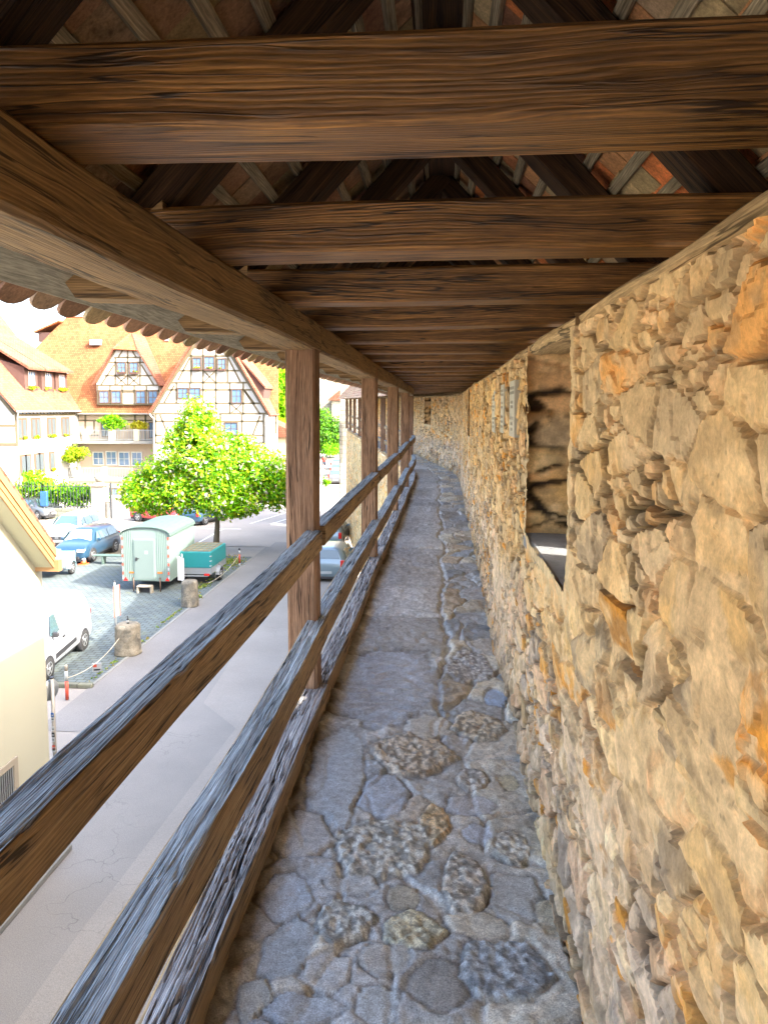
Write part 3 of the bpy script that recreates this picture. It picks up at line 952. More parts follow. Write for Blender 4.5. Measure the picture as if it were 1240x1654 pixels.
def paver_mat(name, c1, c2, mo, w_, h_, rot=0.0):
    m, nt, b = new_mat(name)
    o = mapping(nt, coord(nt), (1, 1, 1), (0, 0, rot))
    br = nt.nodes.new('ShaderNodeTexBrick'); L(nt, o, br.inputs['Vector'])
    br.inputs['Scale'].default_value = 1; br.inputs['Brick Width'].default_value = w_; br.inputs['Row Height'].default_value = h_
    br.inputs['Mortar Size'].default_value = .018; br.inputs['Mortar Smooth'].default_value = .2
    br.inputs['Color1'].default_value = (*c1, 1); br.inputs['Color2'].default_value = (*c2, 1); br.inputs['Mortar'].default_value = (*mo, 1)
    n = noise(nt, coord(nt), .5, 5, .65)
    c = mixc(nt, 1.0, br.outputs['Color'], ramp(nt, n, [(.3, (.75,) * 3), (.7, (1.2,) * 3)]), 'MULTIPLY')
    c = mixc(nt, ramp(nt, noise(nt, coord(nt), 1.7, 6, .7), [(.55, (0,) * 3), (.7, (.5,) * 3)]), c, (.13, .14, .06))
    L(nt, c, b.inputs['Base Color']); b.inputs['Roughness'].default_value = .85
    bump(nt, b, br.outputs['Fac'], -.6, .01)
    return m


def asphalt_mat(name, col, var=.25):
    m, nt, b = new_mat(name)
    o = coord(nt)
    n1 = noise(nt, o, .35, 6, .6); n2 = noise(nt, o, 60, 3, .7)
    c = mixc(nt, 1.0, tuple(col), ramp(nt, n1, [(.3, (1 - var,) * 3), (.7, (1 + var,) * 3)]), 'MULTIPLY')
    c = mixc(nt, 1.0, c, ramp(nt, n2, [(.3, (.75,) * 3), (.7, (1.25,) * 3)]), 'MULTIPLY')
    vo = nt.nodes.new('ShaderNodeTexVoronoi'); vo.feature = 'DISTANCE_TO_EDGE'; vo.inputs['Scale'].default_value = 1.1
    wv = nt.nodes.new('ShaderNodeVectorMath'); wv.operation = 'MULTIPLY_ADD'
    nz = nt.nodes.new('ShaderNodeTexNoise'); nz.inputs['Scale'].default_value = 2.5; L(nt, o, nz.inputs['Vector'])
    L(nt, nz.outputs['Color'], wv.inputs[0]); wv.inputs[1].default_value = (.7, .7, .7); L(nt, o, wv.inputs[2])
    L(nt, wv.outputs[0], vo.inputs['Vector'])
    ck = ramp(nt, vo.outputs['Distance'], [(.0, (1,) * 3), (.012, (0,) * 3)])
    mk = ramp(nt, noise(nt, o, .22, 2, .5), [(.55, (0,) * 3), (.62, (.6,) * 3)])
    f = mixc(nt, 1.0, ck, mk, 'MULTIPLY')
    c = mixc(nt, f, c, tuple(x * .35 for x in col))
    L(nt, c, b.inputs['Base Color']); b.inputs['Roughness'].default_value = .9
    bump(nt, b, n2, .3, .004)
    return m


def leaf_mat(name):
    m, nt, b = new_mat(name)
    a = nt.nodes.new('ShaderNodeAttribute'); a.attribute_name = 'Col'
    L(nt, a.outputs['Color'], b.inputs['Base Color']); b.inputs['Roughness'].default_value = .55
    b.inputs['Specular IOR Level'].default_value = .25
    tr = nt.nodes.new('ShaderNodeBsdfTranslucent')
    c = mixc(nt, 1.0, a.outputs['Color'], (1.8, 1.5, .5), 'MULTIPLY'); L(nt, c, tr.inputs['Color'])
    mx = nt.nodes.new('ShaderNodeMixShader'); mx.inputs[0].default_value = .45
    L(nt, b.outputs[0], mx.inputs[1]); L(nt, tr.outputs[0], mx.inputs[2])
    L(nt, mx.outputs[0], nt.nodes['Material Output'].inputs['Surface'])
    return m


M.update(
    plasterw=simple('white_render', (.37, .365, .345), .9, .05, .8), plasterp=simple('peach_render', (.40, .31, .235), .9, .06, .8),
    plasterc=simple('cream_render', (.42, .37, .26), .9, .07, .8), housey=simple('yellow_green_render', (.36, .355, .275), .92, .05, .6, bmp=.15, bd=.004),
    beamo=simple('olive_brown_timber', (.11, .09, .052), .8, .2, 3), roofo=tile_roof_mat('orange_plain_tiles', (.25, .098, .042)),
    roofr=tile_roof_mat('red_plain_tiles', (.20, .080, .050)), woodr=simple('red_brown_boards', (.07, .035, .028), .8, .2, 3),
    frame=simple('brown_window_frame', (.09, .055, .035), .6, .1, 4), framew=simple('pale_window_frame', (.5, .5, .46), .6, .05, 4),
    glass=glass_mat('window_glass', (.09, .16, .26)), roomdark=simple('dark_window_pane', (.06, .075, .085), .35, .2, 3), curtain=simple('net_curtain', (.45, .50, .55), .8, .1, 9),
    stonep=simple('pale_stone', (.26, .23, .18), .85, .12, 3, bmp=.3), concrete=simple('grey_concrete', (.19, .19, .175), .9, .15, 3),
    gutter=simple('zinc_gutter', (.30, .28, .25), .5, .1, 3, .4), barge=simple('larch_barge_board', (.25, .14, .06), .6, .15, 5),
    iron=simple('black_iron', (.04, .045, .05), .5, .1, 8, .3), rail=M['rail'],
    road=asphalt_mat('road_asphalt', (.225, .207, .185), .12), road2=asphalt_mat('pale_road_asphalt', (.26, .235, .205), .12), walk=asphalt_mat('pavement_asphalt', (.165, .158, .15), .14),
    paver=paver_mat('concrete_pavers', (.070, .092, .098), (.100, .122, .125), (.035, .042, .035), .30, .20),
    palepave=asphalt_mat('pale_paving', (.26, .235, .20), .1), line=simple('white_line_paint', (.6, .6, .58), .7, .1, 5),
    grass=None, leaf=leaf_mat('foliage'), bark=simple('bark', (.13, .10, .065), .9, .3, 9, bmp=.6, bd=.02),
    tyre=simple('tyre_rubber', (.02, .02, .02), .8, .2, 9), rim=simple('alloy_rim', (.45, .46, .47), .3, .1, 9, .8),
    white=simple('white_paint', (.38, .40, .42), .3, .02, 3, coat=.6), blue=simple('steel_blue_paint', (.02, .06, .11), .3, .05, 3, .3, coat=.8),
    greyc=simple('grey_paint', (.12, .13, .15), .3, .05, 3, .4, coat=.8), red=simple('red_paint', (.42, .025, .03), .3, .05, 3, coat=.8), silver=simple('silver_paint', (.16, .22, .25), .3, .05, 3, .4, coat=.8),
    dark=simple('black_plastic', (.025, .025, .028), .5, .1, 9), carglass=glass_mat('car_glass', (.05, .09, .10)), lamp=simple('lamp_glass', (.55, .6, .62), .15, .05, 9, coat=.8),
    redl=simple('red_lamp', (.5, .02, .015), .25, .05, 9, coat=.5), amber=simple('amber_lamp', (.5, .12, .01), .3, .05, 9), shade=simple('foil_sunshade', (.60, .70, .78), .5, .08, 6),
    doorp=simple('pale_door_paint', (.125, .165, .155), .45, .04, 3), trailer=simple('pale_green_metal', (.15, .205, .185), .5, .05, 2), trailroof=simple('dull_green_roofing', (.07, .11, .095), .6, .2, 3), tarp=simple('teal_tarpaulin', (.008, .17, .18), .5, .12, 5, bmp=.3, bd=.02),
    zincsheet=simple('blue_grey_trailer_sheet', (.22, .32, .36), .4, .08, 4, .3), galv=simple('galvanised_steel', (.28, .30, .31), .45, .1, 6, .5),
    boulder=simple('weathered_block', (.26, .235, .19), .95, .45, 5, bmp=.9, bd=.02), orange=simple('orange_plastic', (.65, .12, .03), .5, .05, 6), rope=simple('pale_rope', (.5, .45, .33), .9, .1, 20),
    redp=simple('red_post_paint', (.50, .07, .04), .6, .15, 8), whitep=simple('white_post_paint', (.34, .36, .35), .6, .15, 8), skin=simple('skin', (.45, .26, .18), .6, .05, 9), cloth=simple('red_shirt', (.34, .04, .03), .9, .1, 9), navy=simple('dark_shorts', (.03, .035, .06), .9, .1, 9),
    hair=simple('grey_hair', (.35, .30, .24), .8, .1, 9), bluesign=simple('blue_enamel', (.02, .08, .28), .4, .05, 9), tower=None, dirt=simple('litter_and_earth', (.20, .16, .10), .95, .4, 6, bmp=.5))


def masonry_mat(name, c1, c2, mo, w_=.55, h_=.28):
    m, nt, b = new_mat(name)
    uv = coord(nt, 'UV')
    nz = nt.nodes.new('ShaderNodeTexNoise'); nz.inputs['Scale'].default_value = 1.6; L(nt, uv, nz.inputs['Vector'])
    wv = nt.nodes.new('ShaderNodeVectorMath'); wv.operation = 'MULTIPLY_ADD'
    L(nt, nz.outputs['Color'], wv.inputs[0]); wv.inputs[1].default_value = (.12, .12, 0); L(nt, uv, wv.inputs[2])
    br = nt.nodes.new('ShaderNodeTexBrick'); L(nt, wv.outputs[0], br.inputs['Vector'])
    br.inputs['Scale'].default_value = 1; br.inputs['Brick Width'].default_value = w_; br.inputs['Row Height'].default_value = h_
    br.inputs['Mortar Size'].default_value = .02; br.inputs['Color1'].default_value = (*c1, 1); br.inputs['Color2'].default_value = (*c2, 1); br.inputs['Mortar'].default_value = (*mo, 1)
    c = mixc(nt, 1.0, br.outputs['Color'], ramp(nt, noise(nt, uv, 1.2, 6, .7), [(.3, (.75,) * 3), (.7, (1.2,) * 3)]), 'MULTIPLY')
    L(nt, c, b.inputs['Base Color']); b.inputs['Roughness'].default_value = .9
    h = nt.nodes.new('ShaderNodeMath'); h.operation = 'SUBTRACT'
    L(nt, noise(nt, uv, 9, 5, .7), h.inputs[0]); L(nt, br.outputs['Fac'], h.inputs[1])
    bump(nt, b, h.outputs[0], .7, .04)
    return m


M['tower'] = masonry_mat('pale_limestone_masonry', (.34, .325, .27), (.28, .245, .18), (.20, .18, .14))
M['lowwall'] = masonry_mat('kerb_masonry', (.16, .165, .12), (.13, .135, .10), (.08, .08, .06), .7, .3)

# ------------------------------------------------------------------ ground
def sheet(name, pts, z, mat, label=None):
    mb = MB(); mb.poly([(x, y, z) for x, y in pts], mat)
    o = mb.build(name); tag(o, label, kind='structure')
    return o


sheet('ground', [(-260, -120), (260, -120), (260, 420), (-260, 420)], -.03, M['road'])
sheet('road', [(-9.9, -12), (-.9, -12), (-.9, 18), (-9.5, 132), (-26, 132), (-9.9, 60)], -.018, M['road'])
sheet('pale_road_strip', [(-5.6, -12), (-.95, -12), (-.95, 48), (-8.4, 48), (-7.0, 30), (-6.3, 19), (-5.0, 17.5), (-5.4, 10)], -.012, M['road2'])
sheet('pavement', [(-9.9, 17), (-7.9, 17), (-7.9, 43), (-9.9, 43)], -.007, M['walk'])
sheet('parking_area', [(-32, 19.9), (-9.9, 19.9), (-9.9, 38.6), (-32, 38.6)], 0, M['paver'])
sheet('parking_road', [(-60, 41.5), (-9.7, 41.5), (-9.7, 50.3), (-60, 50.3)], -.004, M['road'])
sheet('forecourt', [(-60, 50.3), (-17, 50.3), (-17, 80), (-60, 80)], -.001, M['palepave'])
sheet('planting_strip', [(-32, 38.6), (-14, 38.6), (-14, 41.5), (-32, 41.5)], -.001, M['dirt'])
mb = MB()
for a, b in (((-25, 42), (-25, 47.5)), ((-22.4, 42), (-22.4, 47.5)), ((-19.8, 42), (-19.8, 47.5)), ((-17.2, 42), (-17.2, 47.5)), ((-27, 47.6), (-13, 47.6)), ((-14.2, 42), (-14.2, 47.5)), ((-13, 49.9), (-11, 58)), ((-11.5, 49.9), (-9.4, 58))):
    d = (Vector((b[0] - a[0], b[1] - a[1], 0))).normalized(); s = Vector((-d.y, d.x, 0)) * .06
    mb.poly([(a[0] + s.x, a[1] + s.y, .0), (b[0] + s.x, b[1] + s.y, .0), (b[0] - s.x, b[1] - s.y, .0), (a[0] - s.x, a[1] - s.y, .0)], M['line'])
tag(mb.build('road_marking'), kind='structure')
kb = MB()
kb.box(-11.6, -9.8, 19.78, 19.95, -.03, .10, M['lowwall'], .02)
y = 20
while y < 38:
    kb.box(-9.94, -9.84, y, y + .97, -.02, .012, M['concrete'], .006); y += .98
kb.box(-6.75, -6.55, -10, 12.3, -.02, .10, M['concrete'], .02)
tag(kb.build('kerb'), kind='structure')


def leaves(name, blobs, n, size, cols, parent=None, seed=1, mat=None, flowers=0.0, stretch=1.6, shell=.55, world=False):
    """many small leaf faces through the crown's volume. blobs: (x, y, z, rx, ry, rz)"""
    rg = np.random.default_rng(seed)
    B = np.array(blobs, float); vol = B[:, 3] * B[:, 4] * B[:, 5]; p = vol ** .75; p /= p.sum()
    k = rg.choice(len(B), n, p=p)
    d = rg.normal(size=(n, 3)); d /= np.linalg.norm(d, axis=1)[:, None]
    r = (shell + (1 - shell) * rg.random(n) ** .8) * (1 + .10 * rg.normal(size=n))
    C = B[k, :3] + d * r[:, None] * B[k, 3:]
    # clumps: leaf sprays pull together
    q = np.floor(C / (size * 4.5)); hv = (np.sin(q @ np.array([12.9, 78.2, 37.7])) * 43758.5) % 1
    keep = hv > .24
    C = C[keep]; hv = hv[keep]; d = d[keep]; n = len(C)
    nn = d * .6 + rg.normal(size=(n, 3)) * .7 + np.array([0, 0, .5]); nn /= np.linalg.norm(nn, axis=1)[:, None]
    t = np.cross(nn, rg.normal(size=(n, 3))); t /= np.linalg.norm(t, axis=1)[:, None]; s = np.cross(nn, t)
    sz = size * (.6 + .8 * rg.random(n))[:, None]
    a = C - t * sz * stretch / 2; b = C + s * sz * .42 + nn * sz * .1; c = C + t * sz * stretch / 2; e = C - s * sz * .42 + nn * sz * .1
    V = np.stack([a, b, c, e], 1).reshape(-1, 3)
    Fq = np.arange(4 * n).reshape(-1, 4)
    cl = np.array(cols)[rg.integers(0, len(cols), n)] * (.65 + .6 * hv + .15 * rg.random(n))[:, None]
    if flowers:
        zt = (C[:, 2] - B[:, 2].min()) / (np.ptp(C[:, 2]) + 1e-6)
        fl = (rg.random(n) < flowers * (.4 + 1.1 * ((hv * 7) % 1)) * (.5 + zt)) & (r[keep] > .75)
        cl[fl] = np.array((.46, .45, .38)) * (.8 + .3 * rg.random(fl.sum()))[:, None]
    return mesh_obj(name, V, Fq, mat or M['leaf'], parent, cols=np.repeat(cl, 4, 0), world=world)


def trunk(parent, h, r, limbs, seed=1, lean=(0, 0)):
    mb = MB(); q = random.Random(seed)
    pts = [Vector((lean[0] * t * h + .04 * math.sin(t * 7 + seed), lean[1] * t * h, t * h)) for t in [i / 6 for i in range(7)]]
    mb.tube(pts, [r * (1.25 if i == 0 else 1 - .09 * i) for i in range(7)], M['bark'], 10)
    for (dx, dy, dz) in limbs:
        b = pts[-1 - q.randrange(2)]
        e = Vector((dx, dy, dz)); mid = b.lerp(e, .5) + Vector((0, 0, .15 * e.length * .3))
        mb.tube([b, mid, e], [r * .55, r * .36, r * .10], M['bark'], 6)
    return mb.build('trunk', parent)


GRN = [(.09, .28, .004), (.14, .36, .005), (.22, .42, .006), (.045, .17, .006)]
YG = [(.20, .31, .008), (.26, .32, .012), (.12, .24, .008)]
DG = [(.035, .10, .015), (.05, .14, .02), (.08, .18, .02)]

t = thing('chestnut_tree', (-11.9, 38.7, 0), 'bright green chestnut tree with white blossom standing behind the construction trailer', 'tree')
trunk(t, 2.6, .20, [(-2.6, .4, 4.2), (2.3, -.3, 4.0), (-1.0, -1.6, 5.0), (1.2, 1.7, 5.2), (.1, 0, 6.9), (-2.9, -1, 3.4), (3.0, .6, 3.6)], 3)
leaves('crown', [(-.9, 0, 7.1, 1.2, 1.3, 1.5), (-.7, 0, 5.5, 2.3, 2.3, 1.4), (-2.9, .3, 4.2, 1.7, 1.9, 1.2), (-3.9, -.2, 3.3, 1.3, 1.6, 1.0), (.8, -.4, 4.6, 2.3, 2.2, 1.5), (2.7, 0, 4.3, 1.6, 1.7, 1.2),
                 (3.2, .3, 3.5, 1.3, 1.6, 1.0), (-1.5, -.8, 3.5, 1.9, 1.7, 1.1), (1.0, -1.2, 3.3, 1.9, 1.6, 1.1), (-.8, 1.5, 4.0, 2.4, 1.7, 1.5), (1.4, 1.3, 4.8, 2.0, 1.7, 1.3), (1.7, -.3, 2.7, 1.0, 1.1, .5), (-3.0, -.5, 2.7, 1.0, 1.0, .5), (-1.8, .2, 6.3, 1.0, 1.2, .9), (1.2, .1, 5.9, 1.1, 1.1, .8), (3.9, 0, 3.9, .9, 1.1, .7), (-4.3, .2, 3.9, .9, 1.1, .6), (.9, .5, 2.4, .6, .8, .4)],
       72000, .128, GRN + YG[:2], t, 4, flowers=.20, shell=.36)
tag(leaves('grass', [(-10.9, 36.6, .04, 1.0, 2.3, .09), (-10.5, 32.0, .02, .4, 1.8, .04), (-10.15, 27.0, .01, .10, 2.2, .03), (-10.3, 24, .02, .5, .5, .05), (-10.1, 21.6, .01, .14, 1.6, .03), (-10.3, 29.8, .04, .5, .4, .10)], 2400, .07, [(.10, .20, .03), (.16, .22, .05), (.25, .22, .10)], None, 9, shell=0), 'tufts of grass and weeds along the edge of the paved parking area', 'grass', kind='stuff')

# ------------------------------------------------------------------ facade tools
class Facade:
    """draws on a vertical plane at Y=const, corners given as points of the photograph measured on that plane"""
    def __init__(s, Y, proud=.03):
        s.Y = Y; s.p = proud

    def xz(s, u, v):
        q = at(u, v, s.Y); return q.x, q.z

    def tb(s, mb, u0, v0, u1, v1, w=.17, mat=None, p=None):
        x0, z0 = s.xz(u0, v0); x1, z1 = s.xz(u1, v1)
        d = Vector((x1 - x0, 0, z1 - z0)).normalized(); n = Vector((-d.z, 0, d.x)) * w / 2
        p = s.p if p is None else p
        a, b = Vector((x0, s.Y - p, z0)), Vector((x1, s.Y - p, z1))
        mb.prism([a - n, b - n, b + n, a + n], (0, p + .01, 0), mat or M['beamo'])

    def window(s, parent, u0, v0, u1, v1, cols=2, frame=None, deep=.06, box=False, rows=2):
        x0, z1 = s.xz(u0, v0); x1, z0 = s.xz(u1, v1); fm = frame or M['frame']
        mb = MB(); Y = s.Y; f = .09; o = .10
        mb.box(x0 - f, x1 + f, Y - o, Y - .005, z1, z1 + f, fm); mb.box(x0 - f, x1 + f, Y - o, Y - .005, z0 - f, z0, fm)
        mb.box(x0 - f, x0, Y - o, Y - .005, z0, z1, fm); mb.box(x1, x1 + f, Y - o, Y - .005, z0, z1, fm)
        w = mb.build('window', parent, world=True)
        gl = MB(); gl.box(x0, x1, Y - .045, Y - .01, z0, z1, M['glass'])
        for i in range(1, cols):
            xc = x0 + (x1 - x0) * i / cols; gl.box(xc - .022, xc + .022, Y - .065, Y - .046, z0, z1, fm)
        for i in range(1, rows):
            zc = z0 + (z1 - z0) * i / rows; gl.box(x0, x1, Y - .063, Y - .0462, zc - .018, zc + .018, fm)
        g = gl.build('pane', w); g.location = -parent.location
        if box:
            fb = MB(); fb.box(x0, x1, Y - .30, Y - .11, z0 - .12, z0 + .04, M['woodr'])
            g2 = fb.build('flower_box', w); g2.location = -parent.location
            h = leaves('flowers', [((x0 + x1) / 2, Y - .22, z0 + .12, (x1 - x0) / 2, .1, .12)], 90, .10, YG + [(.5, .12, .10)], w, int(u0), shell=0); h.location = -parent.location
        return w


def poly_obj(name, pts, mat, parent, th=.12, d=None):
    mb = MB(); P = [Vector(p) for p in pts]
    n = d if d is not None else (P[1] - P[0]).cross(P[2] - P[0]).normalized() * th
    mb.prism([tuple(p) for p in P], n, mat)
    return mb.build(name, parent, world=True)
# ------------------------------------------------------------------ the half-timbered house across the square
hs = thing('half_timbered_house', (-22, 70, 0), 'large half-timbered house with steep orange tiled roof and two timber gables across the square', 'house')
YH = 68.0
fA = Facade(YH); fB = Facade(65.2)
eL = fA.xz(112, 667); eR = fA.xz(448, 667); ze = eL[1]


def uvquad(mb, pts, mat):
    """roof face with UV in metres along the eave and up the slope"""
    P = [Vector(p) for p in pts]; e = (P[1] - P[0]).normalized(); n = (P[1] - P[0]).cross(P[2] - P[0]).normalized(); s = n.cross(e)
    idx = [mb.addv(p) for p in P]
    mb.face(idx, mat, False, [((p - P[0]).dot(e), (p - P[0]).dot(s)) for p in P])
    b = [mb.addv(p - n * .14) for p in P]
    mb.face(b[::-1], mat)
    for i in range(len(P)):
        j = (i + 1) % len(P); mb.face((idx[i], b[i], b[j], idx[j]), mat)


roofslope = 1.9
def onroof(u, v, y0=YH - .5, z0=ze):     # main roof plane: z = z0 + slope*(y-y0)
    r = ray(u, v); t = (EYE - z0 + roofslope * y0) / (roofslope * r.y - r.z)
    return Vector((r.x * t, r.y * t, EYE + r.z * t))


mb = MB()
a, b = onroof(100, 667.5), onroof(450, 667.5)
zt = onroof(108, 511)
ridge = zt.y, zt.z
xr1 = onroof(449, 600).x
xr0 = onroof(449, 667).x; xr1 = onroof(449, 512).x
uvquad(mb, [(a.x, a.y, a.z), (xr0, b.y, b.z), (xr1, ridge[0], ridge[1]), (zt.x, ridge[0], ridge[1]), onroof(57, 563)], M['roofo'])
uvquad(mb, [(xr1 * (2 * ridge[0] - a.y) / ridge[0] * 1.01, 2 * ridge[0] - a.y, a.z), (a.x - 4, 2 * ridge[0] - a.y, a.z), (zt.x, ridge[0], ridge[1]), (xr1, ridge[0], ridge[1])], M['roofo'])
uvquad(mb, [(a.x - 4, 2 * ridge[0] - a.y, a.z), (a.x, a.y, a.z), onroof(57, 563), (zt.x, ridge[0], ridge[1])], M['roofr'])
rf = mb.build('roof', hs, world=True)
for u, v, w_ in ((156, 556, .5), (108, 602, .18), (270, 549, .2)):
    mb = MB(); p = onroof(u, v); mb.box(p.x - w_, p.x + w_, p.y - w_ * .9, p.y + w_ * .5, p.z - .1, p.z + w_ * .9, M['galv']); mb.build('roof_vent', hs, world=True)
# far little dormer on the left hip
p = onroof(84, 535); mb = MB()
mb.box(p.x - 1.4, p.x + .6, p.y, p.y + 2.5, p.z - 1, p.z - .1, M['woodr'])
mb.prism([(p.x - 1.7, p.y - .3, p.z - .15), (p.x + .9, p.y - .3, p.z + .9), (p.x + .9, p.y - .3, p.z + 1.05), (p.x - 1.7, p.y - .3, p.z)], (0, 3, 0), M['roofo'])
mb.build('dormer', hs, world=True)

# walls
mb = MB()
xa = fA.xz(98, 700)[0]
mb.prism([(xa, YH, -.05), (eR[0] - .1, YH, -.05), (eR[0] - 2.2, YH + 10, -.05), (xa, YH + 10, -.05)], (0, 0, ze), M['plasterp'])
pass
mb.build('wall', hs, world=True)

tm = MB()
for q in ((113, 669, 448, 669, .16), (113, 679, 250, 679, .15), (115, 669, 115, 712, .2), (138, 669, 138, 712, .18), (218, 669, 218, 712, .18), (235, 669, 235, 712, .18), (120, 669, 133, 712, .16), (113, 703, 160, 703, .15), (152, 680, 152, 700, .15),
          (446, 669, 446, 700, .18), (430, 683, 446, 683, .15)):
    fA.tb(tm, *q)
tm.build('timber_frame', hs, world=True)
for q in ((242, 683, 250, 706), (165, 683, 176, 704)):
    fA.window(hs, *q)
for q in ((151.5, 731, 167, 750), (172.5, 730, 188, 750), (193, 731, 209, 751), (214, 731, 229, 751), (89, 732, 96, 752)):
    fA.window(hs, *q, frame=M['framew'] if q[0] > 100 else None)

# balconies: slab, pillars and bars
def balcony(name, u0, u1, vtop, vbot, Y, pills, slab=.28):
    f = Facade(Y); x0, zt_ = f.xz(u0, vtop); x1, zb = f.xz(u1, vbot)
    m1 = MB(); m1.box(x0, x1, Y - .05, YH, zb - slab, zb, M['concrete'])
    o = m1.build(name, hs, world=True)
    m2 = MB(); m2.box(x0, x1, Y, Y + .05, zt_ - .06, zt_, M['galv']); m2.box(x0, x1, Y, Y + .05, zb + .08, zb + .12, M['galv'])
    x = x0
    while x < x1:
        m2.box(x, x + .035, Y + .01, Y + .035, zb + .12, zt_ - .06, M['galv']); x += .15
    r = m2.build('balustrade', o); r.location = -hs.location
    for u in pills:
        m3 = MB(); xc = f.xz(u, vtop)[0]; m3.box(xc - .24, xc + .24, Y - .06, Y + .42, zb, zt_ + .06, M['plasterc'], .02)
        r = m3.build('pillar', o); r.location = -hs.location


balcony('balcony', 100, 250, 694, 712, 66.4, (137, 179, 220))
balcony('balcony', 87, 215, 755, 773, 65.6, (123, 167))
mb = MB(); x0, z0 = Facade(65.7).xz(87, 775); x1 = Facade(65.7).xz(330, 775)[0]
mb.box(x0, x1, 65.7, YH, -.05, z0 + .0, M['plasterc'])
mb.build('terrace_wall', hs, world=True)
for q in ((170, 789, 178, 812), (182, 789, 190, 812), (205, 790, 217, 812)):
    Facade(65.7).window(hs, *q, frame=M['beamo'])

# ---- small cross gable A
YA = 67.6; f = Facade(YA)
P = lambda u, v, y=YA: (f.xz(u, v)[0], y, f.xz(u, v)[1])
mb = MB()
back = 5.0
mb.prism([P(158, 654), P(256, 654), P(256.5, 622), P(222, 565), P(187, 564), P(155.5, 619)], (0, 3.0, 0), M['plasterw'])
dm = mb.build('cross_gable', hs, world=True)
tm = MB()
bx = lambda cx, cyy: (80 + cx / 5.636, 500 + cyy / 5.636)
def T(fc, o, sc, pts, w=.15, p=None):
    for (x0, y0, x1, y1) in pts:
        fc.tb(tm, o[0] + x0 / sc, o[1] + y0 / sc, o[0] + x1 / sc, o[1] + y1 / sc, w, None, p)
T(f, (80, 500), 5.636, [(590, 435, 840, 435), (545, 480, 880, 480), (500, 600, 960, 600), (430, 688, 1005, 688), (440, 738, 1000, 738), (440, 862, 1000, 862), (600, 355, 800, 355),
                      (600, 440, 600, 688), (712, 360, 712, 688), (825, 440, 825, 688), (440, 690, 440, 862), (552, 690, 552, 862), (662, 690, 662, 862), (772, 690, 772, 862), (882, 690, 882, 862), (996, 690, 996, 862),
                      (625, 435, 668, 365), (790, 435, 748, 365), (470, 685, 590, 500), (950, 685, 835, 500), (665, 750, 770, 750)], .14)
T(f, (80, 500), 5.636, [(610, 605, 700, 685), (700, 605, 610, 685), (722, 605, 815, 685), (815, 605, 722, 685)], .11, .026)
T(f, (80, 500), 5.636, [(425, 665, 605, 355), (1000, 690, 800, 355)], .2, .034)
o = tm.build('timber_frame', dm); o.location = -hs.location
def W(fc, o, sc, q, par, **k):
    fc.window(par, o[0] + q[0] / sc, o[1] + q[1] / sc, o[0] + q[2] / sc, o[1] + q[3] / sc, **k)
for q in ((622, 482, 692, 572), (733, 485, 805, 575), (458, 745, 540, 845), (568, 745, 650, 845), (793, 745, 872, 850), (905, 745, 982, 850)):
    W(f, (80, 500), 5.636, q, hs, box=q[1] < 600)
mb = MB()   # its roof: two slopes and a half hip, ridge running back
x_l, _, z_l = P(153, 621); x_r, _, z_r = P(259, 624); xa_, _, za = P(206, 538); x1_, _, z1 = P(186, 564); x2_, _, z2 = P(223, 566)
yf = YA - .35
yb = lambda z: YH - .5 + (z - ze) / roofslope
uvquad(mb, [(x_l, yf, z_l), (x1_, yf, z1), (xa_, yf + 1.1, za), (xa_, yb(za) + .3, za), (x_l, yb(z_l) + .3, z_l)][::-1], M['roofr'])
uvquad(mb, [(x_r, yf, z_r), (x2_, yf, z2), (xa_, yf + 1.1, za), (xa_, yb(za) + .3, za), (x_r, yb(z_r) + .3, z_r)], M['roofr'])
uvquad(mb, [(x1_, yf - .05, z1), (x2_, yf - .05, z2), (xa_, yf + 1.1, za)], M['roofo'])
o = mb.build('roof', dm); o.location = -hs.location

# ---- big gable B
f = fB; YB = f.Y; P = lambda u, v, y=YB: (f.xz(u, v)[0], y, f.xz(u, v)[1])
mb = MB()
mb.prism([P(249, 900), P(433, 900), P(433, 670), P(339.7, 515), P(246, 670), P(249, 670)], (0, 2.9, 0), M['plasterw'])
gb = mb.build('main_gable', hs, world=True)
tm = MB()
T(f, (240, 540), 5.167, [(330, 110, 700, 110), (310, 180, 690, 180), (240, 302, 760, 302), (150, 402, 830, 402), (120, 462, 860, 462), (60, 575, 930, 575), (30, 660, 985, 660), (30, 725, 960, 725), (40, 842, 960, 842), (40, 905, 960, 905),
                        (355, 110, 355, 400), (455, 110, 455, 660), (562, 110, 562, 660), (660, 110, 660, 400), (233, 402, 233, 575), (678, 402, 678, 660), (790, 402, 790, 665), (345, 402, 345, 575), (60, 665, 60, 905), (225, 725, 225, 905), (960, 665, 960, 905), (400, 665, 400, 905), (600, 665, 600, 905), (780, 665, 780, 905),
                        (245, 385, 345, 195), (765, 395, 665, 195), (130, 570, 215, 425), (885, 580, 800, 465), (930, 665, 800, 470), (95, 670, 190, 900), (930, 680, 870, 840)], .15)
T(f, (240, 540), 5.167, [(465, 310, 552, 395), (552, 310, 465, 395), (690, 585, 775, 655), (775, 585, 690, 655)], .11, .026)
T(f, (240, 540), 5.167, [(20, 655, 510, -110), (1000, 672, 515, -110)], .26, .05)
o = tm.build('timber_frame', gb); o.location = -hs.location
for q in ((372, 200, 436, 288), (468, 190, 548, 292), (580, 207, 642, 292), (248, 452, 325, 528), (345, 452, 430, 528), (697, 462, 774, 568), (235, 735, 300, 835), (640, 740, 740, 835)):
    W(f, (240, 540), 5.167, q, hs, box=q[1] < 260)
mb = MB()
yf = YB - .4
x0, _, z0 = P(243, 669); xa_, _, za = P(339.7, 508); x9, _, z9 = P(437, 672)
uvquad(mb, [(x0, yf, z0), (xa_, yf, za), (xa_, yb(za) + .3, za), (x0, yb(z0) + 1, z0)][::-1], M['roofr'])
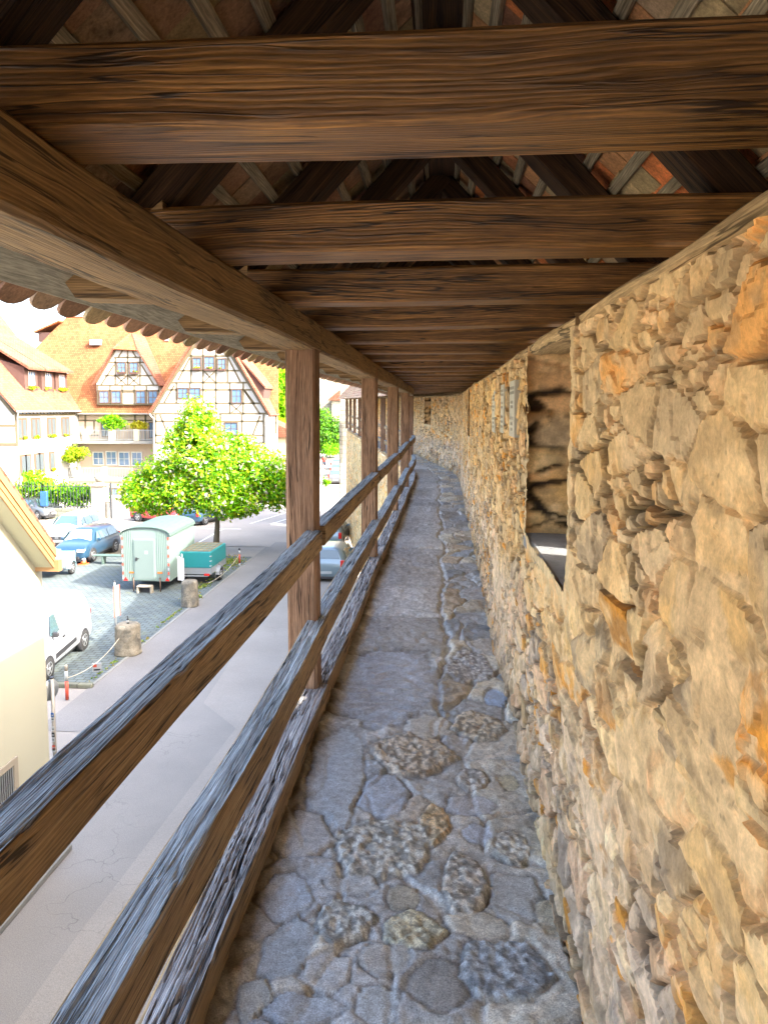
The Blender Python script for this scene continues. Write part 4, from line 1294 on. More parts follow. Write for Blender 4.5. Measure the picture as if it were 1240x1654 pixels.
uvquad(mb, [(x9, yf, z9), (xa_, yf, za), (xa_, yb(za) + .3, za), (x9, yb(z9) + 1, z9)], M['roofr'])
o = mb.build('roof', gb); o.location = -hs.location
# boarded dormer on the gable's right slope
mb = MB()
q0 = P(386, 581, YB + .5); q1 = P(425, 625, YB + .5); q2 = P(421.5, 654, YB + .5); q3 = P(395, 597, YB + .5)
mb.prism([q0, q1, q2, P(398, 612, YB + .5)], (0, 3.2, 0), M['woodr'])
t0 = P(382, 576, YB + .3); t1 = P(427, 627, YB + .3)
mb.prism([t0, t1, (t1[0], t1[1], t1[2] + .18), (t0[0], t0[1], t0[2] + .18)], (0, 4, 0), M['roofr'])
mb.build('dormer', hs, world=True)
gm_ = MB(); gm_.tube([P(244, 668, yf), P(247, 672, yf), P(249, 676, YB - .1), P(249, 800, YB - .1)], .06, M['framew'], 8); gm_.build('downpipe', hs, world=True); gm_ = MB()
gm_.tube([P(434, 671, yf), P(431, 674, yf), P(429.5, 680, YB - .1), P(429.5, 800, YB - .1)], .06, M['framew'], 8)
gm_.build('downpipe', hs, world=True)
mb = MB(); mb.box(a.x, x0, YH - .66, YH - .52, ze - .12, ze, M['gutter']); mb.build('gutter', hs, world=True)

# ------------------------------------------------------------------ white house on the left of the square
lh = thing('white_house', (-38, 62, 0), 'white rendered house with red tiled roof, three boarded dormers and flower boxes at the left', 'house')
XL, YN, YF, ZE = -34.0, 57.5, 68.0, 7.75
SLL = 1.15
def sideX(u, v, X=XL):
    r = ray(u, v); t = X / r.x; return Vector((X, r.y * t, EYE + r.z * t))
def onleft(u, v):     # roof plane z = ZE + s*(XL - x)
    r = ray(u, v); t = (ZE - EYE + SLL * (XL + .4)) / (r.z + SLL * r.x)
    return Vector((r.x * t, r.y * t, EYE + r.z * t))
mb = MB(); mb.box(XL - 12, XL, YN, YF + 2, -.05, ZE - .25, M['plasterw'])
zr = 6.0
mb.prism([(XL - .2, YN + .05, ZE - .3), (XL - 11, YN + .05, ZE - .3), (XL - 5.6, YN + .05, ZE + 5.6)], (0, .3, 0), M['plasterw'])
mb.build('wall', lh, world=True)
mb = MB()
zt_ = onleft(39, 559); R1 = onleft(0, 507)
hi = onleft(-60, 425); nx = onleft(114, 665)
rt = ZE + 9.5; xr = XL + .4 - (rt - ZE) / SLL
uvquad(mb, [(XL + .4, YN - .5, ZE), (XL + .4, YF + .5, ZE), onleft(57, 562), zt_, R1, hi, (xr, YN - .5, rt)], M['roofr'])
mb.build('roof', lh, world=True)
mb = MB(); mb.box(XL + .38, XL + .50, YN - .5, YF + .4, ZE - .14, ZE, M['gutter']); mb.tube([(XL + .44, YN - .3, ZE - .1), (XL + .2, YN - .1, ZE - .5), (XL + .08, YN + .1, ZE - 1), (XL + .08, YN + .1, 0)], .06, M['gutter'], 8)
mb.build('gutter', lh, world=True)
tm = MB()
tm.box(XL - .05, XL + .03, YN - .03, YN + .25, 4.9, ZE - .1, M['beamo']); tm.box(XL - 6, XL - .05, YN - .03, YN + .01, ZE - 1.3, ZE - 1.1, M['beamo']); tm.box(XL - 6, XL - .05, YN - .03, YN + .01, 4.9, 5.15, M['beamo'])
tm.box(XL, XL + .025, YN, YF, ZE - .45, ZE - .27, M['beamo'])
for y in np.arange(YN + .4, YF, .55): tm.box(XL + .001, XL + .06, y, y + .12, ZE - .27, ZE - .13, M['beamo'])
tm.bar((XL - .1, YN - .02, ZE - .3), (XL - 4.0, YN - .02, ZE + 4.4), .06, .2, M['beamo'])
tm.build('timber_frame', lh, world=True)
for (z0, z1, ys_, w_) in ((5.55, 7.0, (sideX(27, 680).y, sideX(50, 680).y, sideX(76, 680).y, sideX(99, 680).y), 1.35), (2.6, 4.0, (sideX(33, 745).y, sideX(41, 745).y, sideX(56, 745).y, sideX(63, 745).y, sideX(80, 745).y), .75)):
    for y in ys_:
        m1 = MB(); m1.box(XL - .01, XL + .05, y - .12, y + w_ + .12, z0 - .16, z1 + .16, M['frame'])
        wd = m1.build('window', lh, world=True)
        m2 = MB(); n_ = 2 if w_ > 1 else 1
        for i in range(n_):
            m2.box(XL + .051, XL + .07, y + .1 + i * (w_ / n_), y + (i + 1) * w_ / n_ - .1, z0, z1, M['roomdark'])
        o = m2.build('pane', wd); o.location = -lh.location
        o = leaves('flowers', [(XL + .2, y + w_ / 2, z0 - .02, .12, w_ / 2, .16)], 120, .12, YG, wd, int(y * 7), shell=0); o.location = -lh.location
for (u0, u1) in ((42, 56), (69.5, 81), (92, 98)):
    X = XL - 1.1; A_ = sideX(u0, 630, X); B_ = sideX(u1, 630, X); ya, yb_ = A_.y - .15, A_.y + 1.9
    zb = ZE + (XL + .4 - X) * SLL - .1; zt2 = zb + 2.05
    m1 = MB()
    m1.prism([(X, ya, zb), (X, ya, zt2), (X - 3.2, ya, zt2 + .9), (X - 3.2, ya, zb + 3.2)], (0, yb_ - ya, 0), M['woodr'])
    d_ = m1.build('dormer', lh, world=True)
    m1 = MB(); m1.prism([(X + .55, ya - .25, zt2 - .22), (X - 6.2, ya - .25, zt2 + 3.9), (X - 6.2, ya - .25, zt2 + 4.08), (X + .55, ya - .25, zt2)], (0, yb_ - ya + .5, 0), M['roofr'])
    o = m1.build('roof', d_); o.location = -lh.location
    m1 = MB(); m1.box(X - .01, X + .06, ya + .45, yb_ - .45, zb + .45, zt2 - .3, M['frame'])
    for i in range(3):
        y_ = ya + .5 + i * (yb_ - ya - 1.0) / 3; m1.box(X + .061, X + .075, y_ + .0, y_ + .05, zb + .5, zt2 - .32, M['framew']); m1.box(X + .061, X + .07, y_ + .08, y_ + (yb_ - ya - 1.0) / 3 - .03, zb + .55, zt2 - .38, M['glass'])
    o = m1.build('window', d_); o.location = -lh.location
    o = leaves('flowers', [(X + .2, (ya + yb_) / 2, zb + .3, .12, (yb_ - ya) / 2 - .1, .16)], 130, .12, YG, d_, int(ya * 9), shell=0); o.location = -lh.location

# ------------------------------------------------------------------ near house with the yellow-green gable wall
nh = thing('yellow_house', (-8, 9, 0), 'pale yellow rendered house with wooden barge board close beside the lane', 'house')
XN = -6.62
def onX(u, v, X):
    r = ray(u, v); t = X / r.x; return Vector((X, r.y * t, EYE + r.z * t))
Eb = onX(87, 893, XN + .32); Ab = onX(0, 772, XN + .32)
c0 = onX(67, 905, XN); c1 = onX(79, 1210, XN)
YC = (c0.y + c1.y) / 2; zc = c0.z
slp = (Ab.z - Eb.z) / (Eb.y - Ab.y); ya = YC - 5.2; za = Eb.z - .17 + slp * (Eb.y - ya)
mb = MB()
zc = za - slp * 5.2
mb.prism([(XN, YC, -.05), (XN, YC, zc), (XN, ya, za), (XN, ya - 5.2, zc), (XN, ya - 5.2, -.05)], (-7, 0, 0), M['housey'])
mb.build('wall', nh, world=True)
mb = MB()
for sg in (1, -1):
    E = Vector((XN + .30, ya + sg * (Eb.y - ya), Eb.z - .17)); A = Vector((XN + .30, ya, za))
    uvquad(mb, ([E + Vector((0, 0, .20)), E + Vector((-7.5, 0, .20)), A + Vector((-7.5, 0, .20)), A + Vector((0, 0, .20))] if sg < 0 else [E + Vector((-7.5, 0, .20)), E + Vector((0, 0, .20)), A + Vector((0, 0, .20)), A + Vector((-7.5, 0, .20))]), M['roofr'])
mb.build('roof', nh, world=True)
mb = MB()
dn = Vector((0, 1, -slp)).normalized(); up_ = Vector((0, slp, 1)).normalized()
for sg in (1, -1):
    E = Vector((XN + .30, ya + sg * (Eb.y - ya), Eb.z - .17)); A = Vector((XN + .30, ya, za))
    for (x0, x1, h0, h1) in ((.0, .03, -.10, .09), (.03, .045, .0, .12), (.045, .065, .10, .235)):
        mb.prism([E + Vector((x0, 0, h0)), A + Vector((x0, 0, h0)), A + Vector((x0, 0, h1)), E + Vector((x0, 0, h1))], (x1 - x0, 0, 0), M['barge'])
    mb.prism([E + Vector((-.30, 0, -.09)), A + Vector((-.30, 0, -.09)), A + Vector((-.30, 0, -.02)), E + Vector((-.30, 0, -.02))], (.298, 0, 0), M['housey'])
E = Vector((XN + .3, Eb.y, Eb.z - .17))
mb.box(E.x - .4, E.x + .10, E.y - .02, E.y + .10, E.z - .14, E.z + .05, M['barge'])
mb.build('barge_board', nh, world=True)
w0 = onX(20, 1238, XN); zc_ = w0.z
mb = MB(); y0, y1 = w0.y - .78, w0.y; z0, z1 = zc_ - .52, zc_ + .02
for q in ((y0 - .1, y1 + .1, z1, z1 + .1), (y0 - .1, y1 + .1, z0 - .1, z0), (y0 - .1, y0, z0, z1), (y1, y1 + .1, z0, z1)):
    mb.box(XN - .01, XN + .035, q[0], q[1], q[2], q[3], M['stonep'])
mb.box(XN - .01, XN + .006, y0, y1, z0, z1, M['dark'])
wn = mb.build('window', nh, world=True)
mb = MB(); y = y0 + .03
while y < y1:
    mb.box(XN + .010, XN + .022, y, y + .014, z0, z1, M['galv']); y += .055
o = mb.build('grille', wn); o.location = -nh.location

# ------------------------------------------------------------------ tower, castle wall, gate pillar, fence
tw = thing('stone_tower', (-5, 50, 0), 'pale square limestone tower standing at the end of the covered walkway', 'tower')
mb = MB(); xl = at(547.5, 700, 48.0).x
mb.box(xl, xl + 5, 48, 53, -.05, 7.2, M['tower'], .05); mb.box(xl + .08, xl + 4.9, 48.08, 52.9, 7.2, 17, M['tower'])
mb.build('wall', tw, world=True)
mb = MB(); mb.prism([(xl - .3, 47.7, 17), (xl + 5.3, 47.7, 17), (xl + 2.5, 47.7, 21)], (0, 5.6, 0), M['roofr']); mb.build('roof', tw, world=True)
cw = thing('castle_building', (-20, 137, 0), 'tall pale stone building far down the street with a small lean-to roof', 'building')
x0 = at(470, 650, 135).x; x1 = at(552, 650, 135).x
mb = MB(); mb.box(x0, x1 + 8, 135, 147, -.05, 30, M['tower']); mb.build('wall', cw, world=True)
mb = MB(); q = at(528, 632, 131); mb.prism([(q.x, 131, q.z - 1.6), (q.x + 6, 131, q.z + 3.2), (q.x + 6, 131, q.z - 1.6)], (0, 3.9, 0), M['roofr'])
mb.box(q.x + .8, q.x + 6, 131.4, 134.9, q.z - 7, q.z - 1.6, M['tower']); mb.build('lean_to', cw, world=True)

fe = thing('iron_fence', (-24, 54, 0), 'tall black iron railing on a low stone wall in front of the hedge', 'fence')
pA = gp(28, 838); pB = gp(160, 838.5); yf = (pA.y + pB.y) / 2
mb = MB(); mb.box(pA.x - 6, pB.x, yf, yf + .35, -.05, .75, M['lowwall'], .03); mb.build('base_wall', fe, world=True)
mb = MB(); x = pA.x - 6
while x < pB.x:
    mb.box(x, x + .035, yf + .15, yf + .185, .75, 2.55, M['iron']); mb.lathe([(.03, 2.55), (.0, 2.68)], M['iron'], 4, (x + .017, yf + .167, 0)); x += .24
mb.box(pA.x - 6, pB.x, yf + .14, yf + .19, 2.32, 2.37, M['iron']); mb.box(pA.x - 6, pB.x, yf + .14, yf + .19, .88, .93, M['iron'])
mb.build('bars', fe, world=True)
for u, w_, lab in ((162.5, .46, 'stone gate pillar with a ball on top left of the entrance'),):
    p = gp(u, 837); gpil = thing('gate_pillar', (p.x, p.y, 0), lab, 'pillar')
    mb = MB(); mb.box(-w_, w_, -w_, w_, 0, 2.35, M['stonep'], .03); mb.box(-w_ - .1, w_ + .1, -w_ - .1, w_ + .1, 2.35, 2.5, M['stonep'], .03); mb.box(-.25, .25, -.25, .25, 2.5, 2.62, M['stonep'], .02)
    mb.build('shaft', gpil)
    mb = MB(); mb.lathe([(.02, 2.6), (.2, 2.66), (.32, 2.85), (.34, 2.97), (.30, 3.12), (.18, 3.26), (.02, 3.31)], M['stonep'], 14); mb.build('ball', gpil)
    mb = MB()
    for i in range(4): mb.box(-.14, .06, -w_ - .012, -w_ - .001, 1.25 + i * .22, 1.38 + i * .22, M['letter'])
    mb.build('inscription', gpil)
g2 = thing('gate_post', (gp(180, 838).x, gp(180, 838).y, 0), 'slim grey metal gate post with a low gate right of the ball pillar', 'gate')
mb = MB(); mb.box(-.05, .05, -.05, .05, 0, 2.6, M['iron']); mb.build('post', g2)
mb = MB()
for i in range(18): mb.box(-1.0 + i * .055, -.98 + i * .055, -.01, .01, .1, 1.2, M['iron'])
mb.box(-1.0, -.02, -.015, .015, 1.18, 1.22, M['iron']); mb.build('gate_leaf', g2)
p = gp(93.5, 833); mb = MB(); mb.box(-.25, .25, -.1, .1, .95, 2.0, M['bluesign'], .03); mb.tube([(0, 0, 0), (0, 0, 1)], .04, M['galv'], 8)
tag(mb.build('post_box', loc=(p.x, yf - .25, 0)), 'blue box on a post in front of the iron fence', 'box')


def bush(name, u, v, Y, rx, rz, cols, label, n, size=.14, cat='shrub', group=None, seed=1, ry=None, pot=False):
    p = at(u, v, Y); t = thing(name, (p.x, Y, max(0, p.z - rz)) if not pot else (p.x, Y, p.z - rz), label, cat, group=group)
    q = random.Random(seed); ry = ry or rx * .6
    bl = [(q.uniform(-.45, .45) * rx, q.uniform(-.4, .4) * ry, p.z - t.location.z + q.uniform(-.4, .4) * rz, rx * q.uniform(.45, .7), ry * .7, rz * q.uniform(.4, .65)) for _ in range(8)]
    leaves('foliage', bl, n, size, cols, t, seed, shell=.3)
    mb = MB(); mb.tube([(0, 0, 0), (.02, 0, p.z - t.location.z)], [.07, .03], M['bark'], 6)
    if pot: mb.lathe([(.22, -.02), (.3, .35), (.32, .36), (.27, .3)], M['roofr'], 12)
    mb.build('stem' if not pot else 'pot', t)
    return t


bush('hedge_bush', 62, 786, yf + 1.6, 2.0, 1.5, YG + GRN, 'large bright green bush behind the left end of the iron fence', 3800, .17, seed=2)
bush('hedge_bush', 94, 800, yf + 1.4, 1.5, 1.2, GRN, 'middle green bush spilling through the iron fence', 2200, .16, seed=3)
bush('hedge_bush', 132, 803, yf + 1.4, 2.0, 1.2, GRN + DG, 'darker clipped hedge beside the ball pillar behind the fence', 3400, .15, seed=4)
bush('balcony_shrub', 179, 683, 66.9, 1.45, .95, GRN, 'round green potted shrub on the upper balcony', 2200, .14, seed=5, pot=True)
bush('balcony_shrub', 222, 689, 66.9, 1.25, .65, [(.30, .33, .02), (.36, .34, .03)], 'yellowish potted shrub on the upper balcony beside the green one', 1600, .13, seed=6, pot=True)
bush('courtyard_tree', 124, 737, 65.0, 1.5, 1.25, YG, 'yellow-green bushy tree in front of the lower balcony', 2600, .15, cat='tree', seed=7)
bush('hillside_tree', 455, 640, 95, 4.5, 9, [(.16, .36, .01), (.24, .42, .015)], 'tall light green tree behind the right end of the half-timbered house', 8000, .45, cat='tree', seed=8, ry=4)
bush('hillside_tree', 440, 610, 108, 5, 10, [(.16, .36, .01), (.20, .38, .015)], 'far tall green tree behind the orange roof ridge', 5000, .5, cat='tree', seed=18, ry=4)
bush('street_tree', 532, 690, 118, 4.6, 5.2, DG + GRN[:1], 'dark green tree beside the far end of the lane', 7000, .30, cat='tree', seed=9, ry=3)
tag(leaves('hedge', [(at(538, 725, 116).x, 117, 1.6, 2.2, 4, 1.1), (at(529, 725, 116).x, 120, 1.3, 1.6, 4, 1.0)], 2600, .2, GRN[:2], None, 13, shell=.4), 'low bright green hedge under the dark tree in the distance', 'hedge')
p = gp(524, 780); bush('sapling', 526, 778, p.y * .80, .5, .45, GRN, 'thin young sapling at the kerb beyond the first post', 260, .16, cat='tree', seed=10)
q = at(455, 706, 80); mb = MB(); mb.box(q.x - 2, q.x + 2.4, 80, 84, 0, q.z, M['plasterc']); mb.prism([(q.x - 2.3, 79.6, q.z), (q.x + 2.8, 79.6, q.z), (q.x - 2.3, 79.6, q.z + 2.2)], (0, 5, 0), M['roofr'])
tag(mb.build('outbuilding'), 'small outbuilding with sloping red roof right of the half-timbered house', 'building')
# ------------------------------------------------------------------ vehicles (front towards local -Y, origin on the ground at the middle)
def wheel(mk, x, y, r, w_, side, parent):
    mb = MB(); prof = [(r * .62, -w_ / 2), (r * .93, -w_ / 2), (r, -w_ * .32), (r, w_ * .32), (r * .93, w_ / 2), (r * .62, w_ / 2)]
    mb.lathe(prof, M['tyre'], 22, (0, 0, 0), 'x')
    wl = mb.build('wheel', parent, loc=(x, y, r))
    mb = MB(); o = side * (w_ / 2 + .004)
    mb.lathe([(r * .60, o - side * .02), (r * .63, o), (r * .56, o), (r * .50, o - side * .03)] if side > 0 else [(r * .50, o - side * .03), (r * .56, o), (r * .63, o), (r * .60, o - side * .02)], M['rim'], 20, (0, 0, 0), 'x')
    for k in range(5):
        a = k * 2 * math.pi / 5 + .3
        mb.bar((o - side * .01, 0, 0), (o - side * .01, math.cos(a) * r * .55, math.sin(a) * r * .55), .02, r * .16, M['rim'], up=(0, -math.sin(a), math.cos(a)))
    mb.lathe([(r * .13, o - .015), (r * .13, o + .01)], M['rim'], 10, (0, 0, 0), 'x')
    mb.build('rim', wl)
    return wl


def car(name, loc, rz, paint, label, cat='car', Lc=4.4, W=1.8, H=1.5, hood=.95, kind='hatch', group='parked cars', shade=False, r=.32, wb=None, windows=True, van=False, stripe=False):
    t = thing(name, (loc[0], loc[1], 0), label, cat, rz, group)
    h2 = W / 2; y0 = -Lc / 2; wb = wb or Lc * .62; zb = .22
    hoodL = Lc * (.20 if van else .24); ws = Lc * (.13 if van else .15)     # bonnet length and windscreen run
    hz = H * (.60 if van else .62)
    back = {'hatch': .10, 'sedan': .22, 'van': .03}[kind]
    rend = Lc * back
    St = []  # y, belt z, roof z, half width, roof half width, cabin flag
    f = lambda t_: y0 + t_
    St.append((f(0), hz * .55, hz * .62, .80, .72, 0))
    St.append((f(.10), hz * .72, hz * .80, .93, .80, 0))
    St.append((f(.35), hz * .84, hz * .90, .99, .84, 0))
    St.append((f(hoodL * .7), hz * .93, hz * .98, 1, .86, 0))
    St.append((f(hoodL), hz * .97, hz * 1.02, 1, .86, 1))
    St.append((f(hoodL + ws), hz * 1.0, H * .96, 1, .74, 2))
    St.append((f(hoodL + ws + .25), hz * 1.0, H * .99, 1, .73, 2))
    St.append((f(Lc * .62), hz * 1.02, H, 1, .73, 2))
    St.append((f(Lc - rend - .25), hz * 1.04, H * .985, 1, .72, 2))
    St.append((f(Lc - rend), hz * 1.05, H * .96, .99, .71, 3))
    St.append((f(Lc - (.14 if kind != 'sedan' else .5)), hz * 1.04, hz * (1.10 if kind != 'sedan' else 1.08), .97, .78, 0))
    St.append((f(Lc - .05), hz * .95, hz * 1.0, .95, .80, 0))
    St.append((f(Lc), hz * .62, hz * .7, .86, .78, 0))
    def ringp(s, off=0):
        y, b, rf_, w_, rw, c = s; w2 = w_ * h2; r2 = rw * h2
        zs = zb + (.05 if y in (St[0][0], St[-1][0]) else 0)
        right = [(w2 * .86, zs), (w2, zs + .10), (w2 * 1.0, (zs + b) * .5), (w2 * .975, b), (r2 + (w2 * .97 - r2) * .25 * (1 if rf_ - b > .25 else 0), b + (rf_ - b) * .80), (r2 * .85, rf_ - .015), (r2 * .4, rf_ + .01)]
        return [(x, y, z) for x, z in right] + [(-x, y, z) for x, z in reversed(right)]
    mb = MB(); rings = [ringp(s) for s in St]
    def mf(i, k):
        return paint
    mb.loft(rings, paint, matf=mf)
    # wheel arches: dark inset discs
    body = mb.build('body', t)
    md = body.modifiers.new('bevel', 'SUBSURF'); md.levels = 1; md.render_levels = 1
    for p in body.data.polygons: p.use_smooth = True
    am = MB()
    yfw = y0 + Lc * .185 + .02; yrw = yfw + wb
    for y in (yfw, yrw):
        for s in (1, -1):
            am.lathe([(r * 1.16, s * (h2 * .80)), (r * 1.16, s * (h2 + .004))] if s > 0 else [(r * 1.16, s * (h2 + .004)), (r * 1.16, s * (h2 * .80))], M['dark'], 22, (0, y, r + .01), 'x')
            wheel(None, s * (h2 - .085), y, r, .2, s, t)
    am.box(-h2 * .80, h2 * .80, y0 + .03, -y0 - .03, .16, .26, M['dark'])
    am.build('wheel_arch', t)
    def lerp(a, b, q): return tuple(a[i] + (b[i] - a[i]) * q for i in range(3))
    def pane(nm, c4, mat=None, inset=.06, off=.02):
        A, B, C_, D = [Vector(c) for c in c4]; n = (B - A).cross(D - A).normalized()
        c = (A + B + C_ + D) / 4
        if n.dot(c - Vector((0, c.y if abs(n.x) > .5 else 0, .6))) < 0: n = -n
        g = MB(); pts = [p + (c - p).normalized() * inset + n * off for p in (A, B, C_, D)]
        g.prism(pts, -n * .012, mat or M['carglass'])
        return g.build(nm, t)
    R5, R6 = rings[4], rings[5]
    # windscreen between cowl and roof front
    pane('windscreen', (R5[4], R5[9], R6[8], R6[5]), M['shade'] if shade else None, .10, .035)
    rr0, rr1 = rings[9], rings[10]
    if kind != 'van' or windows:
        pane('rear_window', (rr0[5], rr0[8], rr1[9], rr1[4]), None, .10, .03)
    cab = St[5:10]
    seg_ = [(hoodL + ws * .62, Lc * .40), (Lc * .415, Lc * .62), (Lc * .635, Lc - rend - .22)] if windows else [(hoodL + ws * .62, Lc * .38)]
    for (ya_, yb2) in seg_:
        for s in (1, -1):
            bz, tz = hz * 1.04 + .02, H * .90
            xb, xt = s * h2 * .985, s * h2 * .80
            ya2 = ya_ + (.16 if ya_ < hoodL + ws else 0)
            g = MB(); q = [(xb, y0 + ya_ - (.22 if ya_ < hoodL + ws else 0), bz), (xb, y0 + yb2, bz), (xt, y0 + yb2 - (.06 if yb2 > Lc * .7 else 0), tz), (xt, y0 + ya2, tz)]
            g.prism(q if s > 0 else q[::-1], (s * .012, 0, 0), M['carglass']); g.build('side_window', t)
    for s in (1, -1):
        g = MB(); g.box(s * (h2 - .02), s * (h2 + .17), y0 + hoodL + ws * .45, y0 + hoodL + ws * .45 + .1, hz * 1.0, hz * 1.0 + .15, paint if not van else M['dark'], .03); g.build('wing_mirror', t)
        g = MB(); x = s * h2 * .66
        g.box(x - .19, x + .19, y0 - .005, y0 + .16, hz * .60, hz * .60 + .17, M['lamp'], .04); g.build('headlight', t)
        g = MB(); x = s * h2 * .82
        g.box(x - .09, x + .09, -y0 - .12, -y0 - .0, hz * .72, hz * .72 + (.34 if van or kind == 'hatch' else .16), M['redl'], .02); g.build('tail_light', t)
    g = MB(); g.box(-h2 * .48, h2 * .48, y0 - .012, y0 + .05, hz * .48, hz * .66, M['dark'], .02); g.box(-h2 * .60, h2 * .60, y0 - .006, y0 + .05, .26, .42, M['dark'], .02)
    g.box(-.10, .10, y0 - .02, y0 - .010, hz * .56, hz * .61, M['rim']); g.build('grille', t)
    for yy_ in (y0 - .03, -y0 + .0):
        g = MB(); g.box(-.26, .26, yy_, yy_ + .025, .40, .51, M['whitep']); g.build('number_plate', t)
    if stripe:
        for s in (1, -1):
            g = MB(); g.prism([(s * (h2 + .002), y0 + Lc * .30, .62), (s * (h2 + .002), y0 + Lc * .66, .66), (s * (h2 + .002), y0 + Lc * .66, .52), (s * (h2 + .002), y0 + Lc * .30, .46)], (s * .012, 0, 0), M['dark']); g.build('side_moulding', t)
            g = MB(); g.box(s * (h2 - .0), s * (h2 + .02), y0 + Lc * .42, y0 + Lc * .42 + .16, .95, 1.0, M['dark']); g.build('door_handle', t)
            g = MB(); g.box(s * (h2 - .001), s * (h2 + .002), y0 + Lc * .45, y0 + Lc * .452 + .01, .35, 1.5, M['dark']); g.build('door_seam', t)
    return t


pv = gp(128.7, 1052.6)
car('white_van', (pv.x - .78 + .10, pv.y - 1.25, 0), math.atan(.10), M['white'], 'white delivery van with dark side moulding parked beside the yellow house', 'van', 4.4, 1.8, 1.95, kind='van', van=True, windows=False, stripe=True, wb=2.75, r=.33, group=None)
ps = gp(148, 907.4)
car('parked_car', (ps.x - .82, ps.y + 1.35, 0), math.atan(.0), M['blue'], 'steel blue family car with a silver sunshade behind its windscreen', 'car', 4.3, 1.84, 1.63, shade=True, r=.34)
pm = gp(95, 900)
car('parked_car', (-21.5, 42.0, 0), 0.02, M['white'], 'white people carrier parked left of the blue car with the sunshade', 'car', 4.3, 1.84, 1.78, r=.33)
car('parked_car', (-29.3, 52.0, 0), 1.05, M['greyc'], 'grey car standing in front of the left end of the iron fence', 'car', 4.2, 1.76, 1.46)
car('parked_car', (-19.6, 50.6, 0), 1.25, M['red'], 'red car partly hidden behind the construction trailer', 'car', 4.1, 1.76, 1.45)
car('parked_car', (-16.4, 50.6, 0), math.pi - .25, M['blue'], 'dark blue car seen from behind, right of the construction trailer', 'car', 4.2, 1.78, 1.45)
for k, (u, v, pt, lab) in enumerate(((541, 858, 'silver', 'silver car parked under the walkway with its rear window showing through the rails'), (543, 900, 'silver', 'pale silver car parked just behind the other silver car below the railing'))):
    q = at(u, v, 41.5 if k == 0 else 34.0)
    car('parked_car', (q.x - .38, q.y + 1.2, 0), math.pi + .02, M[pt], lab, 'car', 4.3, 1.8, 1.52, kind='hatch')
for k, (u, v, Y, pt, lab) in enumerate(((541, 770, 77, 'greyc', 'dark grey car nearest in the row parked beside the tower'), (543, 755, 86, 'silver', 'silver blue car second in the row beside the tower'), (543, 745, 95, 'white', 'white car farther back in the row beside the tower'))):
    q = at(u, v, Y)
    car('parked_car', (q.x + .1, Y + 2, 0), math.pi - .02, M[pt], lab, 'car', 4.2, 1.78, 1.5, group='parked cars')

# construction trailer --------------------------------------------------------
A = gp(198, 938, .45); B = gp(277, 938, .45); W2 = (B.x - A.x) / 2; LT = 3.4
ct = thing('construction_trailer', ((A.x + B.x) / 2, A.y, 0), 'pale green construction trailer with barrel roof and white door under the tree', 'trailer', math.atan(.02))
Hs, Hr = 2.44, 2.78
def arch(y, o=0.0, n=12, zc=Hs):
    return [(-(W2 + o) * math.cos(math.pi * i / n), y, zc + (Hr - Hs + o) * math.sin(math.pi * i / n) ** .85) for i in range(n + 1)]
mb = MB()
mb.prism([(-W2, 0, .45), (W2, 0, .45)] + arch(0)[::-1], (0, LT, 0), M['trailer'])
n_ = 26
for i in range(n_):
    x = -W2 + 2 * W2 * (i + .5) / n_
    zt_ = Hs + (Hr - Hs) * math.sin(math.acos(max(-1, min(1, x / W2)))) ** .85 - .05
    if abs(x + .05) > .50: mb.box(x - .014, x + .014, -.018, .0, .5, zt_, M['trailer'])
y = .06
while y < LT - .02:
    mb.box(W2, W2 + .015, y, y + .03, .5, Hs - .02, M['trailer']); y += .10
mb.build('body', ct)
mb = MB(); a1 = arch(-.08, .03); a2 = arch(-.08, .06)
mb.prism(a1 + a2[::-1], (0, LT + .16, 0), M['trailroof']); mb.build('roof', ct)
mb = MB(); mb.box(-.52, .42, -.045, .0, .50, 2.30, M['trailer'], .01); mb.box(-.47, .37, -.058, -.046, .55, 2.25, M['doorp'], .01)
dr = mb.build('door', ct)
mb = MB(); mb.box(-.42, -.36, -.085, -.058, 1.35, 1.50, M['dark']); mb.box(-.42, -.26, -.10, -.085, 1.44, 1.47, M['dark']); mb.build('handle', dr)
mb = MB(); mb.box(-.02, .12, -.062, -.059, 1.66, 1.78, M['white']); mb.build('notice', dr)
mb = MB()
for x in (-.62, .62): mb.box(x - .11, x + .11, -.03, -.019, .80, .86, M['amber'])
mb.build('marker_lamp', ct)
for x in (-W2 + .16, W2 - .12):
    mb = MB(); mb.prism([(x - .1, -.03, .47), (x + .1, -.03, .47), (x, -.03, .63)], (0, .02, 0), M['redl']); mb.build('reflector', ct)
mb = MB()
for x in (-.55, .62):
    mb.tube([(x, -.03, 0), (x, -.03, .62)], .03, M['frame'], 8)
for x in (-W2 + .3, W2 - .3): mb.tube([(x, LT - .3, 0), (x, LT - .3, .5)], .03, M['frame'], 8)
mb.build('support_leg', ct)
mb = MB()
for i in range(10):
    z = .55 + i * .19
    mb.box(W2 - .09, W2 - .02, -.022, -.019, z, z + .12, M['redp'] if i % 2 else M['white'])
    mb.box(-W2 + .02, -W2 + .08, -.022, -.019, z, z + .12, M['redp'] if i % 2 else M['white'])
mb.build('warning_strip', ct)
for s in (1, -1): wheel(None, s * (W2 - .22), LT * .55, .33, .18, s, ct)
st = MB(); st.box(-.28, .36, -.30, -.02, .26, .32, M['stonep'], .01); st.box(-.28, -.22, -.28, -.04, 0, .26, M['stonep']); st.box(.30, .36, -.28, -.04, 0, .26, M['stonep']); st.box(-.22, .30, -.06, -.03, 0, .26, M['dark'])
tag(st.build('wooden_step', loc=(ct.location.x, ct.location.y - .1, 0)), 'small wooden step below the door of the construction trailer', 'step')

